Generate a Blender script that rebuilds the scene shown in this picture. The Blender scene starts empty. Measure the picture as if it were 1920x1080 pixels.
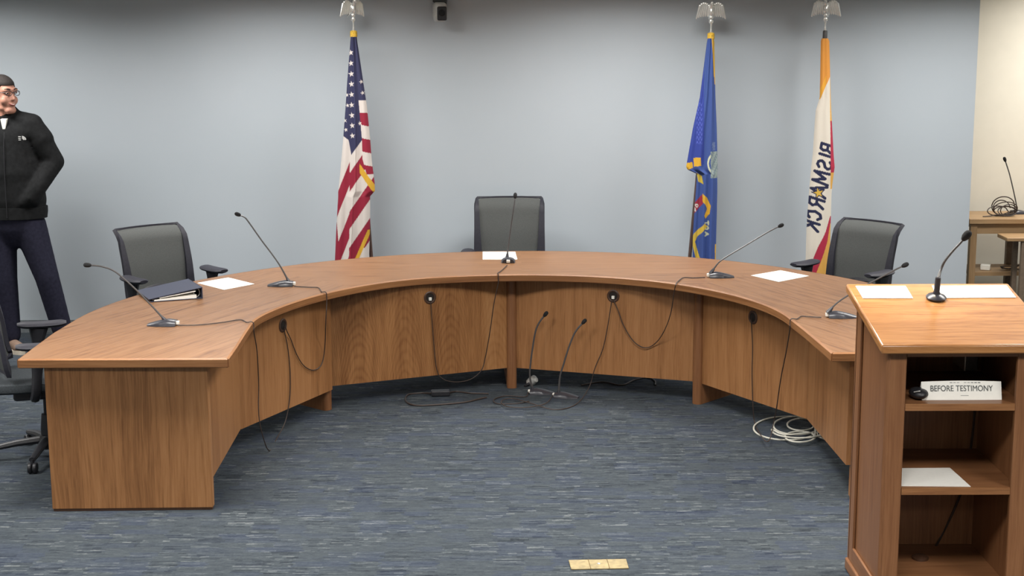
import bpy, bmesh, math, random
import numpy as np
from mathutils import Vector, Matrix

random.seed(7)
SC = bpy.context.scene
COL = SC.collection
PI = math.pi

# ------------------------------------------------------------------ camera, world, lights, exposure
FPX, PITCH, ROLL, CAMH = 2800.0, 0.1791, -0.0036, 2.325
_F = np.array([0, math.cos(PITCH), -math.sin(PITCH)])
_R = np.array([1.0, 0, 0])
_U = np.cross(_R, _F)
_c, _s = math.cos(ROLL), math.sin(ROLL)
RIGHT, UP, FWD = _c * _R + _s * _U, -_s * _R + _c * _U, _F
CAM0 = np.array([0, 0, CAMH])
cd = bpy.data.cameras.new('camera')
cd.sensor_width = 36.0
cd.lens = FPX / 1920 * 36
cd.clip_end = 100
cam = bpy.data.objects.new('camera', cd)
COL.objects.link(cam)
cam.matrix_world = Matrix(((RIGHT[0], UP[0], -FWD[0], 0), (RIGHT[1], UP[1], -FWD[1], 0), (RIGHT[2], UP[2], -FWD[2], CAMH), (0, 0, 0, 1)))
SC.camera = cam

SC.view_settings.view_transform = 'Standard'
SC.view_settings.look = 'None'
SC.view_settings.exposure = 0.0
SC.view_settings.gamma = 1.0
SC.view_settings.use_curve_mapping = False

w = bpy.data.worlds.new('world')
SC.world = w
w.use_nodes = True
w.node_tree.nodes['Background'].inputs[0].default_value = (0.9, 0.95, 1, 1)
w.node_tree.nodes['Background'].inputs[1].default_value = 0.04

CEIL = 2.80
WALLY = 11.04


def troffer(x, y, power, spread=140, sx=0.55, sy=1.15, col=(1.0, 0.975, 0.94)):
    l = bpy.data.lights.new('ceiling_troffer', 'AREA')
    l.shape = 'RECTANGLE'
    l.size, l.size_y = sx, sy
    l.energy = power
    l.spread = math.radians(spread)
    l.color = col
    o = bpy.data.objects.new('ceiling_troffer', l)
    COL.objects.link(o)
    o.location = (x, y, CEIL - 0.012)
    return o


for lx in (-4.0, -1.6, 0.8, 3.2):
    troffer(lx, 9.74, 54, 150, 1.15, 0.5)
for ly in (6.6, 3.4, 0.4):
    for lx in (-4.0, -1.6, 0.8, 3.2):
        troffer(lx, ly, 66, 142, 1.15, 0.55)
troffer(4.6, 11.2, 44, 156, 0.5, 0.5, (1.0, 0.97, 0.92))  # unseen extra lamp, added to brighten the cream wall
sp = bpy.data.lights.new('lectern_downlight', 'SPOT')
sp.energy = 104
sp.spot_size = math.radians(34)
sp.spot_blend = 0.5
sp.shadow_soft_size = 0.06
sp.color = (1.0, 0.86, 0.62)
spo = bpy.data.objects.new('lectern_downlight', sp)
COL.objects.link(spo)
spo.location = (1.62, 6.35, CEIL - 0.02)
spo.rotation_euler = (math.radians(-6), 0, 0)


# ------------------------------------------------------------------ rays of the survey (pixel of the 1920x1080 photograph to a point in the room)
def ray(px, py):
    return (px - 960) / FPX * RIGHT - (py - 540) / FPX * UP + FWD


def at(px, py, z=0.0):
    d = ray(px, py)
    return Vector(CAM0 + d * ((z - CAMH) / d[2]))


def at_y(px, py, y):
    d = ray(px, py)
    return Vector(CAM0 + d * (y / d[1]))


def at_x(px, py, x):
    d = ray(px, py)
    return Vector(CAM0 + d * (x / d[0]))


def at_plane(px, py, p, n):
    d = Vector(ray(px, py))
    n = Vector(n)
    t = (Vector(p) - Vector(CAM0)).dot(n) / d.dot(n)
    return Vector(CAM0) + d * t


DC = (0.06, 7.69)          # centre of the horseshoe


# ------------------------------------------------------------------ materials
def lin(r, g=None, b=None):
    if g is None:
        r, g, b = r
    f = lambda v: (v / 255 / 12.92) if v / 255 <= 0.04045 else ((v / 255 + 0.055) / 1.055) ** 2.4
    return (f(r), f(g), f(b), 1)


class NT:
    def __init__(s, name):
        s.m = bpy.data.materials.new(name)
        s.m.use_nodes = True
        s.t = s.m.node_tree
        s.b = s.t.nodes['Principled BSDF']

    def n(s, typ, **kw):
        x = s.t.nodes.new(typ)
        for k, v in kw.items():
            setattr(x, k, v)
        return x

    def put(s, sock, v):
        if hasattr(v, 'is_linked'):
            s.t.links.new(v, sock)
        else:
            sock.default_value = v

    def math(s, op, a, b=0.0, c=0.0):
        x = s.n('ShaderNodeMath', operation=op)
        for i, v in enumerate((a, b, c)):
            s.put(x.inputs[i], v)
        return x.outputs[0]

    def xyz(s, v):
        x = s.n('ShaderNodeSeparateXYZ')
        s.put(x.inputs[0], v)
        return x.outputs

    def comb(s, a, b, c=0.0):
        x = s.n('ShaderNodeCombineXYZ')
        for i, v in enumerate((a, b, c)):
            s.put(x.inputs[i], v)
        return x.outputs[0]

    def noise(s, v, scale=1.0, detail=2.0, rough=0.5):
        x = s.n('ShaderNodeTexNoise')
        s.put(x.inputs['Vector'], v)
        x.inputs['Scale'].default_value = scale
        x.inputs['Detail'].default_value = detail
        x.inputs['Roughness'].default_value = rough
        return x.outputs[0]

    def white(s, v):
        x = s.n('ShaderNodeTexWhiteNoise', noise_dimensions='3D')
        s.put(x.inputs['Vector'], v)
        return x.outputs[0]

    def ramp(s, f, stops):
        x = s.n('ShaderNodeValToRGB')
        cr = x.color_ramp
        while len(cr.elements) < len(stops):
            cr.elements.new(0.5)
        for e, (p, c) in zip(cr.elements, stops):
            e.position = p
            e.color = c
        s.put(x.inputs[0], f)
        return x.outputs[0]

    def mix(s, f, a, b, mode='MIX'):
        x = s.n('ShaderNodeMix', data_type='RGBA', blend_type=mode)
        s.put(x.inputs[0], f)
        s.put(x.inputs[6], a)
        s.put(x.inputs[7], b)
        return x.outputs[2]

    def bump(s, h, strength=0.2, dist=0.002):
        x = s.n('ShaderNodeBump')
        x.inputs['Strength'].default_value = strength
        x.inputs['Distance'].default_value = dist
        s.put(x.inputs['Height'], h)
        s.t.links.new(x.outputs[0], s.b.inputs['Normal'])

    def set(s, **kw):
        for k, v in kw.items():
            s.put(s.b.inputs[k.replace('_', ' ')], v)
        return s.m


def plain(name, col, rough=0.5, metal=0.0, noise=0.06, scale=60, spec=0.5, bump=0.0):
    t = NT(name)
    tc = t.n('ShaderNodeTexCoord').outputs['Object']
    nz = t.noise(tc, scale, 3)
    c2 = tuple(max(0, v * (1 - noise * 2)) for v in col[:3]) + (1,)
    c3 = tuple(min(1, v * (1 + noise * 2)) for v in col[:3]) + (1,)
    base = t.ramp(nz, [(0.3, c2), (0.7, c3)])
    if bump:
        t.bump(nz, bump, 0.003)
    return t.set(Base_Color=base, Roughness=rough, Metallic=metal, Specular_IOR_Level=spec)


def oak(name, dark, mid, light, rough=0.38, cathedral=0.0, planks=0.0, fine=75.0, coat=0.0, contrast=1.0, band=16.0):
    t = NT(name)
    uv = t.n('ShaderNodeUVMap').outputs[0]
    u, v, _ = t.xyz(uv)
    wob = t.noise(t.comb(t.math('MULTIPLY', u, 1.3), t.math('MULTIPLY', v, 3.0)), 1.0, 2)
    vv = t.math('ADD', v, t.math('MULTIPLY', wob, 0.05))
    pores = t.noise(t.comb(t.math('MULTIPLY', u, 5.0), t.math('MULTIPLY', vv, fine * 2.2)), 1.0, 4, 0.65)
    bands = t.noise(t.comb(t.math('MULTIPLY', u, 0.9), t.math('MULTIPLY', vv, band)), 1.0, 3, 0.6)
    f = t.math('ADD', t.math('MULTIPLY', pores, 0.55), t.math('MULTIPLY', bands, 0.45))
    if cathedral:
        # pointed arches of a flat-sawn face, one stack per veneer leaf
        leaf = 0.30
        vc = t.math('SUBTRACT', t.math('FRACT', t.math('DIVIDE', t.math('ADD', v, 0.06), leaf)), 0.5)
        par = t.math('MULTIPLY', t.math('MULTIPLY', vc, vc), 1.9)
        nn = t.noise(t.comb(t.math('MULTIPLY', u, 7.0), t.math('MULTIPLY', v, 16.0)), 1.0, 3)
        ph = t.math('ADD', t.math('ADD', u, par), t.math('MULTIPLY', nn, 0.09))
        wv = t.math('SINE', t.math('MULTIPLY', ph, 95.0))
        wv = t.math('MULTIPLY', t.math('ADD', wv, 1.0), 0.5)
        wv = t.math('POWER', wv, 2.0)
        sel = t.noise(t.comb(t.math('MULTIPLY', u, 0.4), t.math('MULTIPLY', v, 2.4)), 1.0, 1)
        f = t.math('SUBTRACT', f, t.math('MULTIPLY', t.math('MULTIPLY', wv, sel), cathedral))
    if planks:
        pid = t.math('FLOOR', t.math('DIVIDE', v, planks))
        oi = t.n('ShaderNodeObjectInfo').outputs['Random']
        wn = t.white(t.comb(pid, t.math('MULTIPLY', oi, 17.0)))
        f = t.math('ADD', f, t.math('MULTIPLY', t.math('SUBTRACT', wn, 0.5), 0.16))
    f = t.math('ADD', t.math('MULTIPLY', t.math('SUBTRACT', f, 0.5), contrast), 0.5)
    base = t.ramp(f, [(0.26, dark), (0.5, mid), (0.74, light)])
    t.bump(pores, 0.06, 0.0006)
    t.set(Base_Color=base, Roughness=rough, Specular_IOR_Level=0.4)
    if coat:
        t.b.inputs['Coat Weight'].default_value = coat
        t.b.inputs['Coat Roughness'].default_value = 0.25
    return t.m


M = {}
M['oak_top'] = oak('oak_top', lin(88, 56, 33), lin(129, 92, 61), lin(141, 105, 73), 0.38, planks=0.0, fine=38, contrast=1.45, band=34.0)
M['oak_edge'] = oak('oak_edge', lin(110, 70, 42), lin(144, 99, 62), lin(170, 124, 82), 0.4, fine=40, contrast=1.2)
M['oak_panel'] = oak('oak_panel', lin(114, 75, 43), lin(156, 109, 68), lin(174, 127, 84), 0.42, planks=0.17, fine=60, contrast=1.1, band=26.0)
M['oak_cathedral'] = oak('oak_cathedral', lin(116, 74, 40), lin(158, 111, 68), lin(180, 134, 88), 0.42, cathedral=0.12, planks=0.15, fine=70)
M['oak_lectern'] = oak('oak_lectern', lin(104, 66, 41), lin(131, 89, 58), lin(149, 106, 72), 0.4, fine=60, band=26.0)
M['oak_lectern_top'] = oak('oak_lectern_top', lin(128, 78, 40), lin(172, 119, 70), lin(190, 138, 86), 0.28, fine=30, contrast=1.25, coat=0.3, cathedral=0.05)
M['light_oak'] = oak('light_oak', lin(136, 108, 76), lin(162, 131, 95), lin(180, 151, 114), 0.45, fine=50)
M['black_plastic'] = plain('black_plastic', lin(38, 38, 42), 0.42)
M['grey_plastic'] = plain('grey_plastic', lin(64, 66, 68), 0.5)
M['mesh_fabric'] = plain('mesh_fabric', lin(84, 86, 85), 1.0, noise=0.05, scale=200, spec=0.03, bump=0.1)
M['seat_fabric'] = plain('seat_fabric', lin(66, 70, 73), 0.95, noise=0.1, scale=200, spec=0.05, bump=0.3)
M['frame_dark'] = plain('frame_dark', lin(44, 44, 52), 0.55, spec=0.3)
M['cable_black'] = plain('cable_black', lin(58, 46, 40), 0.55)
M['cable_white'] = plain('cable_white', lin(206, 204, 192), 0.5, noise=0.02)
M['mic_base'] = plain('mic_base', lin(52, 52, 58), 0.32)
M['mic_stem'] = plain('mic_stem', lin(74, 72, 72), 0.4)
M['foam'] = plain('foam', lin(26, 26, 28), 0.95, noise=0.2, scale=300)
M['white_plastic'] = plain('white_plastic', lin(238, 236, 226), 0.4, noise=0.01)
M['paper'] = plain('paper', lin(240, 238, 230), 0.8, noise=0.01)
M['binder_navy'] = plain('binder_navy', lin(52, 56, 74), 0.45, noise=0.03)
M['chrome'] = plain('chrome', lin(240, 240, 236), 0.26, 0.75, noise=0.02)
M['silver'] = plain('silver', lin(196, 196, 192), 0.35, 0.3, noise=0.02)
M['brass'] = plain('brass', lin(150, 134, 96), 0.55, 0.1, noise=0.12, scale=40)
M['brass_dark'] = plain('brass_dark', lin(120, 96, 56), 0.5, 0.3)
M['grommet'] = plain('grommet', lin(74, 50, 36), 0.45)
M['hole_shade'] = plain('hole_shade', lin(28, 20, 16), 0.8)  # near-black that stands for the shade inside a grommet
M['gold_fringe'] = plain('gold_fringe', lin(214, 172, 58), 0.7, noise=0.2, scale=160, bump=0.4)
M['pole_wood'] = plain('pole_wood', lin(84, 66, 60), 0.4)
M['black_cloth'] = plain('black_cloth', lin(30, 31, 32), 0.9, noise=0.12, scale=40, spec=0.15, bump=0.2)
M['sleeve_cloth'] = plain('sleeve_cloth', lin(40, 38, 50), 0.9, noise=0.12, scale=40, spec=0.15, bump=0.2)
M['trouser_cloth'] = plain('trouser_cloth', lin(38, 38, 52), 0.9, noise=0.1, scale=50, spec=0.15)
M['skin'] = plain('skin', lin(188, 136, 116), 0.55, noise=0.04, scale=20)
M['hair'] = plain('hair', lin(36, 29, 27), 0.8, noise=0.25, scale=120)
M['lips'] = plain('lips', lin(170, 96, 92), 0.5)
M['teeth'] = plain('teeth', lin(230, 222, 212), 0.4)
M['eye'] = plain('eye', lin(225, 220, 214), 0.3, noise=0.01)
M['shoe'] = plain('shoe', lin(120, 98, 84), 0.7)
M['shoe_sole'] = plain('shoe_sole', lin(196, 186, 170), 0.7)
M['logo_white'] = plain('logo_white', lin(190, 190, 188), 0.7)
M['ferrule_dark'] = plain('ferrule_dark', lin(62, 60, 60), 0.5)
M['ink'] = plain('ink', lin(84, 88, 88), 0.8)
M['ceiling'] = plain('ceiling', lin(226, 226, 220), 0.95, noise=0.05, scale=120)
M['cream_wall'] = plain('cream_wall', lin(228, 222, 207), 0.85, noise=0.01, scale=8)
M['white_wall'] = plain('white_wall', lin(170, 168, 160), 0.9, noise=0.01, scale=8)
M['baseboard'] = plain('baseboard', lin(112, 118, 122), 0.6)
M['table_grey'] = plain('table_grey', lin(120, 104, 88), 0.6)


def wall_mat():
    t = NT('blue_wall')
    tc = t.n('ShaderNodeTexCoord').outputs['Object']
    n1 = t.noise(tc, 1.2, 3)
    n2 = t.noise(tc, 220, 2)
    base = t.ramp(n1, [(0.3, lin(178, 187, 194)), (0.7, lin(182, 190, 197))])
    t.bump(n2, 0.15, 0.001)
    return t.set(Base_Color=base, Roughness=0.7, Specular_IOR_Level=0.3)


M['blue_wall'] = wall_mat()


def carpet_mat():
    t = NT('carpet')
    tc = t.n('ShaderNodeTexCoord').outputs['Object']
    x, y, z = t.xyz(tc)
    row = t.math('FLOOR', t.math('DIVIDE', y, 0.0145))
    off = t.math('MULTIPLY', t.white(t.comb(t.math('FLOOR', t.math('DIVIDE', y, 0.25)), 3.7)), 0.6)
    wig = t.math('MULTIPLY', t.white(t.comb(row, 8.1)), 0.22)
    xs = t.math('ADD', t.math('ADD', t.math('DIVIDE', x, 0.125), off), wig)
    col = t.math('FLOOR', xs)
    w1 = t.white(t.comb(col, row, 1.0))
    w2 = t.white(t.comb(t.math('FLOOR', t.math('MULTIPLY', xs, 3.1)), row, 4.0))
    kind = t.white(t.comb(col, t.math('FLOOR', t.math('DIVIDE', y, 0.085)), 5.0))
    n1 = t.noise(t.comb(t.math('MULTIPLY', x, 60), t.math('MULTIPLY', y, 150)), 1.0, 3, 0.7)
    n2 = t.noise(t.comb(t.math('MULTIPLY', x, 14), t.math('MULTIPLY', y, 60)), 1.0, 2, 0.6)
    n3 = t.noise(t.comb(t.math('MULTIPLY', x, 3), t.math('MULTIPLY', y, 4)), 1.0, 2, 0.6)
    amp = t.ramp(kind, [(0.15, (0.2, 0.2, 0.2, 1)), (0.45, (0.65, 0.65, 0.65, 1)), (0.85, (1, 1, 1, 1))])
    f = t.math('ADD', t.math('MULTIPLY', t.math('SUBTRACT', w1, 0.5), 0.34), t.math('MULTIPLY', t.math('SUBTRACT', w2, 0.5), 0.26))
    f = t.math('MULTIPLY', f, amp)
    f = t.math('ADD', f, t.math('MULTIPLY', t.math('SUBTRACT', n1, 0.5), 0.55))
    f = t.math('ADD', f, t.math('MULTIPLY', t.math('SUBTRACT', n2, 0.5), 0.55))
    f = t.math('ADD', f, 0.5)
    base = t.ramp(f, [(0.18, lin(36, 41, 47)), (0.45, lin(59, 65, 70)), (0.62, lin(68, 74, 78)), (0.88, lin(108, 112, 113))])
    kb = t.white(t.comb(col, t.math('FLOOR', t.math('DIVIDE', y, 0.06)), 9.0))
    sel = t.ramp(t.math('ADD', t.math('MULTIPLY', kb, 0.55), t.math('MULTIPLY', n3, 0.45)), [(0.45, (0, 0, 0, 1)), (0.75, (1, 1, 1, 1))])
    tint2 = t.mix(t.math('MULTIPLY', sel, 0.5), base, t.mix(0.4, base, lin(48, 58, 88)))
    t.bump(n1, 0.5, 0.004)
    return t.set(Base_Color=tint2, Roughness=0.95, Specular_IOR_Level=0.1)


M['carpet'] = carpet_mat()


def vcol_mat(name):
    t = NT(name)
    a = t.n('ShaderNodeVertexColor', layer_name='dye').outputs[0]
    uv = t.n('ShaderNodeTexCoord').outputs['Object']
    wv = t.noise(uv, 400, 2)
    base = t.mix(t.math('MULTIPLY', wv, 0.12), a, (0.02, 0.02, 0.02, 1))
    t.bump(wv, 0.2, 0.001)
    return t.set(Base_Color=base, Roughness=0.6, Specular_IOR_Level=0.3)


M['flag_cloth'] = vcol_mat('flag_cloth')


# ------------------------------------------------------------------ geometry helpers
class G:
    """collects shapes in one bmesh; uv = metres along / across the grain"""

    def __init__(s):
        s.bm = bmesh.new()
        s.uv = s.bm.loops.layers.uv.new('UVMap')

    def _uv(s, faces, grain):
        g = {'x': 0, 'y': 1, 'z': 2}[grain]
        ox, oy = random.random() * 3, random.random() * 3
        for f in faces:
            f.normal_update()
            n = [abs(v) for v in f.normal]
            k = n.index(max(n))
            ax = [i for i in range(3) if i != k]
            if g in ax:
                ua, va = g, [i for i in ax if i != g][0]
            else:
                ua, va = ax
            for l in f.loops:
                c = l.vert.co
                l[s.uv].uv = (c[ua] + ox, c[va] + oy)

    def hull8(s, pts, grain='z'):
        vs = [s.bm.verts.new(p) for p in pts]
        fs = [s.bm.faces.new([vs[i] for i in q]) for q in ((3, 2, 1, 0), (4, 5, 6, 7), (0, 1, 5, 4), (1, 2, 6, 5), (2, 3, 7, 6), (3, 0, 4, 7))]
        s._uv(fs, grain)
        return s

    def box(s, x0, x1, y0, y1, z0, z1, grain='z'):
        return s.hull8([(x0, y0, z0), (x1, y0, z0), (x1, y1, z0), (x0, y1, z0), (x0, y0, z1), (x1, y0, z1), (x1, y1, z1), (x0, y1, z1)], grain)

    def prism(s, poly, z0, z1, grain='x'):
        b = [s.bm.verts.new((p[0], p[1], z0)) for p in poly]
        t = [s.bm.verts.new((p[0], p[1], z1)) for p in poly]
        fs = [s.bm.faces.new(t), s.bm.faces.new(b[::-1])]
        n = len(poly)
        for i in range(n):
            fs.append(s.bm.faces.new([b[i], b[(i + 1) % n], t[(i + 1) % n], t[i]]))
        s._uv(fs, grain)
        return s

    def loft(s, rings, cap=True, closed=True, grain='z'):
        R = [[s.bm.verts.new(p) for p in r] for r in rings]
        fs = []
        n = len(rings[0])
        for a, b in zip(R, R[1:]):
            for i in range(n if closed else n - 1):
                fs.append(s.bm.faces.new([a[i], a[(i + 1) % n], b[(i + 1) % n], b[i]]))
        if cap:
            fs.append(s.bm.faces.new(R[0][::-1]))
            fs.append(s.bm.faces.new(R[-1]))
        s._uv(fs, grain)
        return s

    def tube(s, pts, r, n=8, cap=True, grain='z', flat=1.0):
        pts = [Vector(p) for p in pts]
        rs = r if isinstance(r, (list, tuple)) else [r] * len(pts)
        up = None
        rings = []
        for i, p in enumerate(pts):
            a = pts[max(i - 1, 0)]
            b = pts[min(i + 1, len(pts) - 1)]
            t = (b - a)
            if t.length < 1e-9:
                t = Vector((0, 0, 1))
            t.normalize()
            if up is None:
                up = Vector((0, 0, 1)) if abs(t.z) < 0.9 else Vector((0, 1, 0))
            x = t.cross(up)
            if x.length < 1e-6:
                x = t.orthogonal()
            x.normalize()
            y = x.cross(t)
            y.normalize()
            up = y
            rings.append([p + (x * math.cos(k * 2 * PI / n) + y * math.sin(k * 2 * PI / n) * flat) * rs[i] for k in range(n)])
        return s.loft(rings, cap, True, grain)

    def lathe(s, prof, n=20, c=(0, 0, 0), mat=None, sx=1.0, sy=1.0):
        rings = []
        for r, z in prof:
            ring = []
            for k in range(n):
                v = Vector((r * sx * math.cos(2 * PI * k / n), r * sy * math.sin(2 * PI * k / n), z))
                if mat is not None:
                    v = mat @ v
                ring.append(v + Vector(c))
            rings.append(ring)
        return s.loft(rings)

    def ball(s, c, rad, rot=None, nu=16, nv=10):
        if not isinstance(rad, (tuple, list)):
            rad = (rad,) * 3
        prof = []
        rings = []
        for j in range(nv + 1):
            a = -PI / 2 + PI * j / nv
            cr = max(math.cos(a), 0.02)
            ring = []
            for k in range(nu):
                v = Vector((rad[0] * cr * math.cos(2 * PI * k / nu), rad[1] * cr * math.sin(2 * PI * k / nu), rad[2] * math.sin(a)))
                if rot is not None:
                    v = rot @ v
                ring.append(v + Vector(c))
            rings.append(ring)
        return s.loft(rings)

    def cap(s, a, b, ra, rb, n=14, flat=1.0, fdir=None):
        """tapered capsule"""
        a, b = Vector(a), Vector(b)
        t = (b - a)
        L = t.length
        t.normalize()
        x = Vector(fdir) - t * t.dot(Vector(fdir)) if fdir is not None else t.orthogonal()
        x.normalize()
        y = t.cross(x)
        rings = []
        for j in range(6):
            q = -PI / 2 + (PI / 2) * j / 5
            rings.append((a + t * math.sin(q) * ra, max(math.cos(q), 0.03) * ra))
        for j in range(6):
            q = (PI / 2) * j / 5
            rings.append((b + t * math.sin(q) * rb, max(math.cos(q), 0.03) * rb))
        return s.loft([[p + (x * math.cos(2 * PI * k / n) + y * math.sin(2 * PI * k / n) * flat) * r for k in range(n)] for p, r in rings])

    def mesh(s, name):
        bmesh.ops.recalc_face_normals(s.bm, faces=s.bm.faces[:])
        m = bpy.data.meshes.new(name)
        s.bm.to_mesh(m)
        s.bm.free()
        return m


def origin_of(o):
    v = Vector((0, 0, 0))
    while o is not None:
        v += o.location
        o = o.parent
    return v


def link(name, me, mat, parent=None, smooth=True, bevel=0.0, sub=0, origin=None):
    o = bpy.data.objects.new(name, me)
    COL.objects.link(o)
    if mat:
        me.materials.append(M[mat] if isinstance(mat, str) else mat)
    if parent is not None:
        o.parent = parent
    off = origin_of(parent) if parent is not None else Vector((0, 0, 0))
    if origin is not None:
        off = off + Vector(origin)
        o.location = origin
    if off.length > 0:
        me.transform(Matrix.Translation(-off))
    if smooth:
        me.shade_smooth() if hasattr(me, 'shade_smooth') else None
        try:
            me.set_sharp_from_angle(angle=math.radians(38))
        except Exception:
            pass
    if bevel:
        b = o.modifiers.new('edge', 'BEVEL')
        b.width = bevel
        b.segments = 2
        b.limit_method = 'ANGLE'
        b.angle_limit = math.radians(50)
    if sub:
        q = o.modifiers.new('sub', 'SUBSURF')
        q.levels = q.render_levels = sub
    return o


def part(name, g, mat, parent, **kw):
    return link(name, g.mesh(name), mat, parent, **kw)


def tag(o, label=None, cat=None, group=None, kind=None):
    if label:
        o['label'] = label
    if cat:
        o['category'] = cat
    if group:
        o['group'] = group
    if kind:
        o['kind'] = kind
    return o


def thing(name, loc, label, cat, group=None):
    o = bpy.data.objects.new(name, None)
    o.empty_display_size = 0.1
    COL.objects.link(o)
    o.location = loc
    return tag(o, label, cat, group)


def solo(name, g, mat, label, cat, loc=None, group=None, **kw):
    """a thing that is one mesh; loc becomes its origin"""
    me = g.mesh(name)
    o = link(name, me, mat, None, **kw)
    if loc is not None:
        me.transform(Matrix.Translation(-Vector(loc)))
        o.location = loc
    return tag(o, label, cat, group)


def copy_tree(o, parent=None):
    c = o.copy()
    COL.objects.link(c)
    c.parent = parent
    for ch in list(o.children):
        copy_tree(ch, c)
    return c


def spline(pts, n=8):
    """Catmull-Rom through the points"""
    P = [Vector(p) for p in pts]
    if len(P) < 3:
        return P
    P = [P[0] * 2 - P[1]] + P + [P[-1] * 2 - P[-2]]
    out = []
    for i in range(1, len(P) - 2):
        a, b, c, d = P[i - 1:i + 3]
        for k in range(n):
            t = k / n
            out.append(0.5 * ((2 * b) + (c - a) * t + (2 * a - 5 * b + 4 * c - d) * t * t + (3 * b - a - 3 * c + d) * t ** 3))
    out.append(P[-2])
    return out


def lerp(a, b, t):
    return a + (b - a) * t


def interp(tab, x):
    """piecewise linear table [(x, v...)]"""
    if x <= tab[0][0]:
        return tab[0][1:]
    for p, q in zip(tab, tab[1:]):
        if x <= q[0]:
            t = (x - p[0]) / (q[0] - p[0])
            return tuple(lerp(a, b, t) for a, b in zip(p[1:], q[1:]))
    return tab[-1][1:]


def struct(name, g, mat, **kw):
    o = link(name, g.mesh(name), mat, None, **kw)
    o['kind'] = 'structure'
    return o


# ------------------------------------------------------------------ the room
X0, X1, YB = -5.6, 6.2, -1.2
struct('floor', G().box(X0, X1, YB, 12.3, -0.05, 0.0), 'carpet', smooth=False)
struct('ceiling', G().box(X0, X1, YB, 12.3, CEIL, CEIL + 0.05), 'ceiling', smooth=False)
struct('wall_back', G().box(X0, 3.408, WALLY, WALLY + 0.14, 0.0, CEIL), 'blue_wall', smooth=False)
struct('baseboard_back', G().box(X0, 3.408, WALLY - 0.012, WALLY, 0.0, 0.095), 'baseboard', smooth=False)
struct('wall_far', G().box(3.0, X1, 12.12, 12.26, 0.0, CEIL), 'cream_wall', smooth=False)
struct('wall_left', G().box(X0 - 0.1, X0, YB, 12.3, 0.0, CEIL), 'white_wall', smooth=False)
struct('wall_right', G().box(X1, X1 + 0.1, YB, 12.3, 0.0, CEIL), 'cream_wall', smooth=False)
struct('wall_front', G().box(X0, X1, YB - 0.1, YB, 0.0, CEIL), 'white_wall', smooth=False)

# ------------------------------------------------------------------ the horseshoe desk
ZT, TH = 0.76, 0.045
RI = [(0, 1.412), (10, 1.405), (25.6, 1.404), (37.6, 1.4124), (51, 1.429), (68, 1.430), (76, 1.430), (92, 1.4295), (103, 1.433), (116, 1.458), (128, 1.441), (142, 1.405), (155, 1.394), (165, 1.397), (173, 1.416), (180, 1.429)]
RO = [(0, 2.37), (20, 2.345), (30.4, 2.337), (45.5, 2.334), (52, 2.350), (57, 2.360), (66, 2.364), (72, 2.372), (87, 2.373), (94, 2.370), (101, 2.367), (115, 2.355), (121, 2.345), (128, 2.331), (140, 2.331), (155, 2.345), (165, 2.352), (180, 2.378)]


def smooth_tab(tab, lo, hi, n):
    # local average keeps the saw cut fair
    out = []
    for i in range(n + 1):
        a = lo + (hi - lo) * i / n
        acc = wsum = 0
        for k in range(-6, 7):
            ww = math.exp(-(k / 3.2) ** 2)
            acc += ww * interp(tab, a + k * 2.0)[0]
            wsum += ww
        out.append((a, acc / wsum))
    return out


def pol(r, deg):
    return (DC[0] + r * math.cos(math.radians(deg)), DC[1] + r * math.sin(math.radians(deg)))


NARC = 96
ri_t = smooth_tab(RI, 0, 180, NARC)
ro_t = smooth_tab(RO, 0, 180, NARC)
LE_Y, RE_Y = 6.825, 6.900          # the two wing ends
inner = [(1.516, RE_Y), (1.506, 7.1), (1.490, 7.42)] + [pol(r, a) for a, r in ri_t] + [(-1.357, 7.42), (-1.342, 7.1), (-1.334, LE_Y)]
outer = [(2.42, RE_Y), (2.425, 7.1), (2.430, 7.42)] + [pol(r, a) for a, r in ro_t] + [(-2.327, 7.42), (-2.321, 7.1), (-2.314, LE_Y)]

desk = thing('horseshoe_desk', (DC[0], DC[1], 0), 'large curved oak council desk shaped like a horseshoe', 'desk')


def ring_slab(inner, outer, z0, z1, nr=6):
    g = G()
    rows = []
    for a, b in zip(inner, outer):
        rows.append([Vector((lerp(a[0], b[0], k / nr), lerp(a[1], b[1], k / nr), z1)) for k in range(nr + 1)])
    V = [[g.bm.verts.new(p) for p in r] for r in rows]
    Wv = [[g.bm.verts.new((p.x, p.y, z0)) for p in r] for r in rows]
    fs = []
    n = len(rows)
    for i in range(n - 1):
        for k in range(nr):
            fs.append(g.bm.faces.new([V[i][k], V[i + 1][k], V[i + 1][k + 1], V[i][k + 1]]))
            fs.append(g.bm.faces.new([Wv[i][k], Wv[i][k + 1], Wv[i + 1][k + 1], Wv[i + 1][k]]))
        for k in (0, nr):
            fs.append(g.bm.faces.new([V[i][k], Wv[i][k], Wv[i + 1][k], V[i + 1][k]]))
    for i in (0, n - 1):
        for k in range(nr):
            fs.append(g.bm.faces.new([V[i][k], V[i][k + 1], Wv[i][k + 1], Wv[i][k]]))
    # veneer leaves: straight grain, one direction per leaf
    for f in fs:
        c = f.calc_center_median()
        ang = math.degrees(math.atan2(c.y - DC[1], c.x - DC[0]))
        if c.y < DC[1]:
            ang = 180 if c.x < DC[0] else 0
        d = Vector((0.41, 0.91, 0)) if ang > 135 else (Vector((-0.41, 0.91, 0)) if ang < 45 else Vector((1, 0, 0)))
        e = Vector((-d.y, d.x, 0))
        for l in f.loops:
            q = l.vert.co
            l[g.uv].uv = (q.dot(d) + 5, q.dot(e) + 5 + (ang // 45) * 0.7)
    return g


top = part('tabletop', ring_slab(inner, outer, ZT - TH, ZT), 'oak_top', desk, bevel=0.004)


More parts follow.
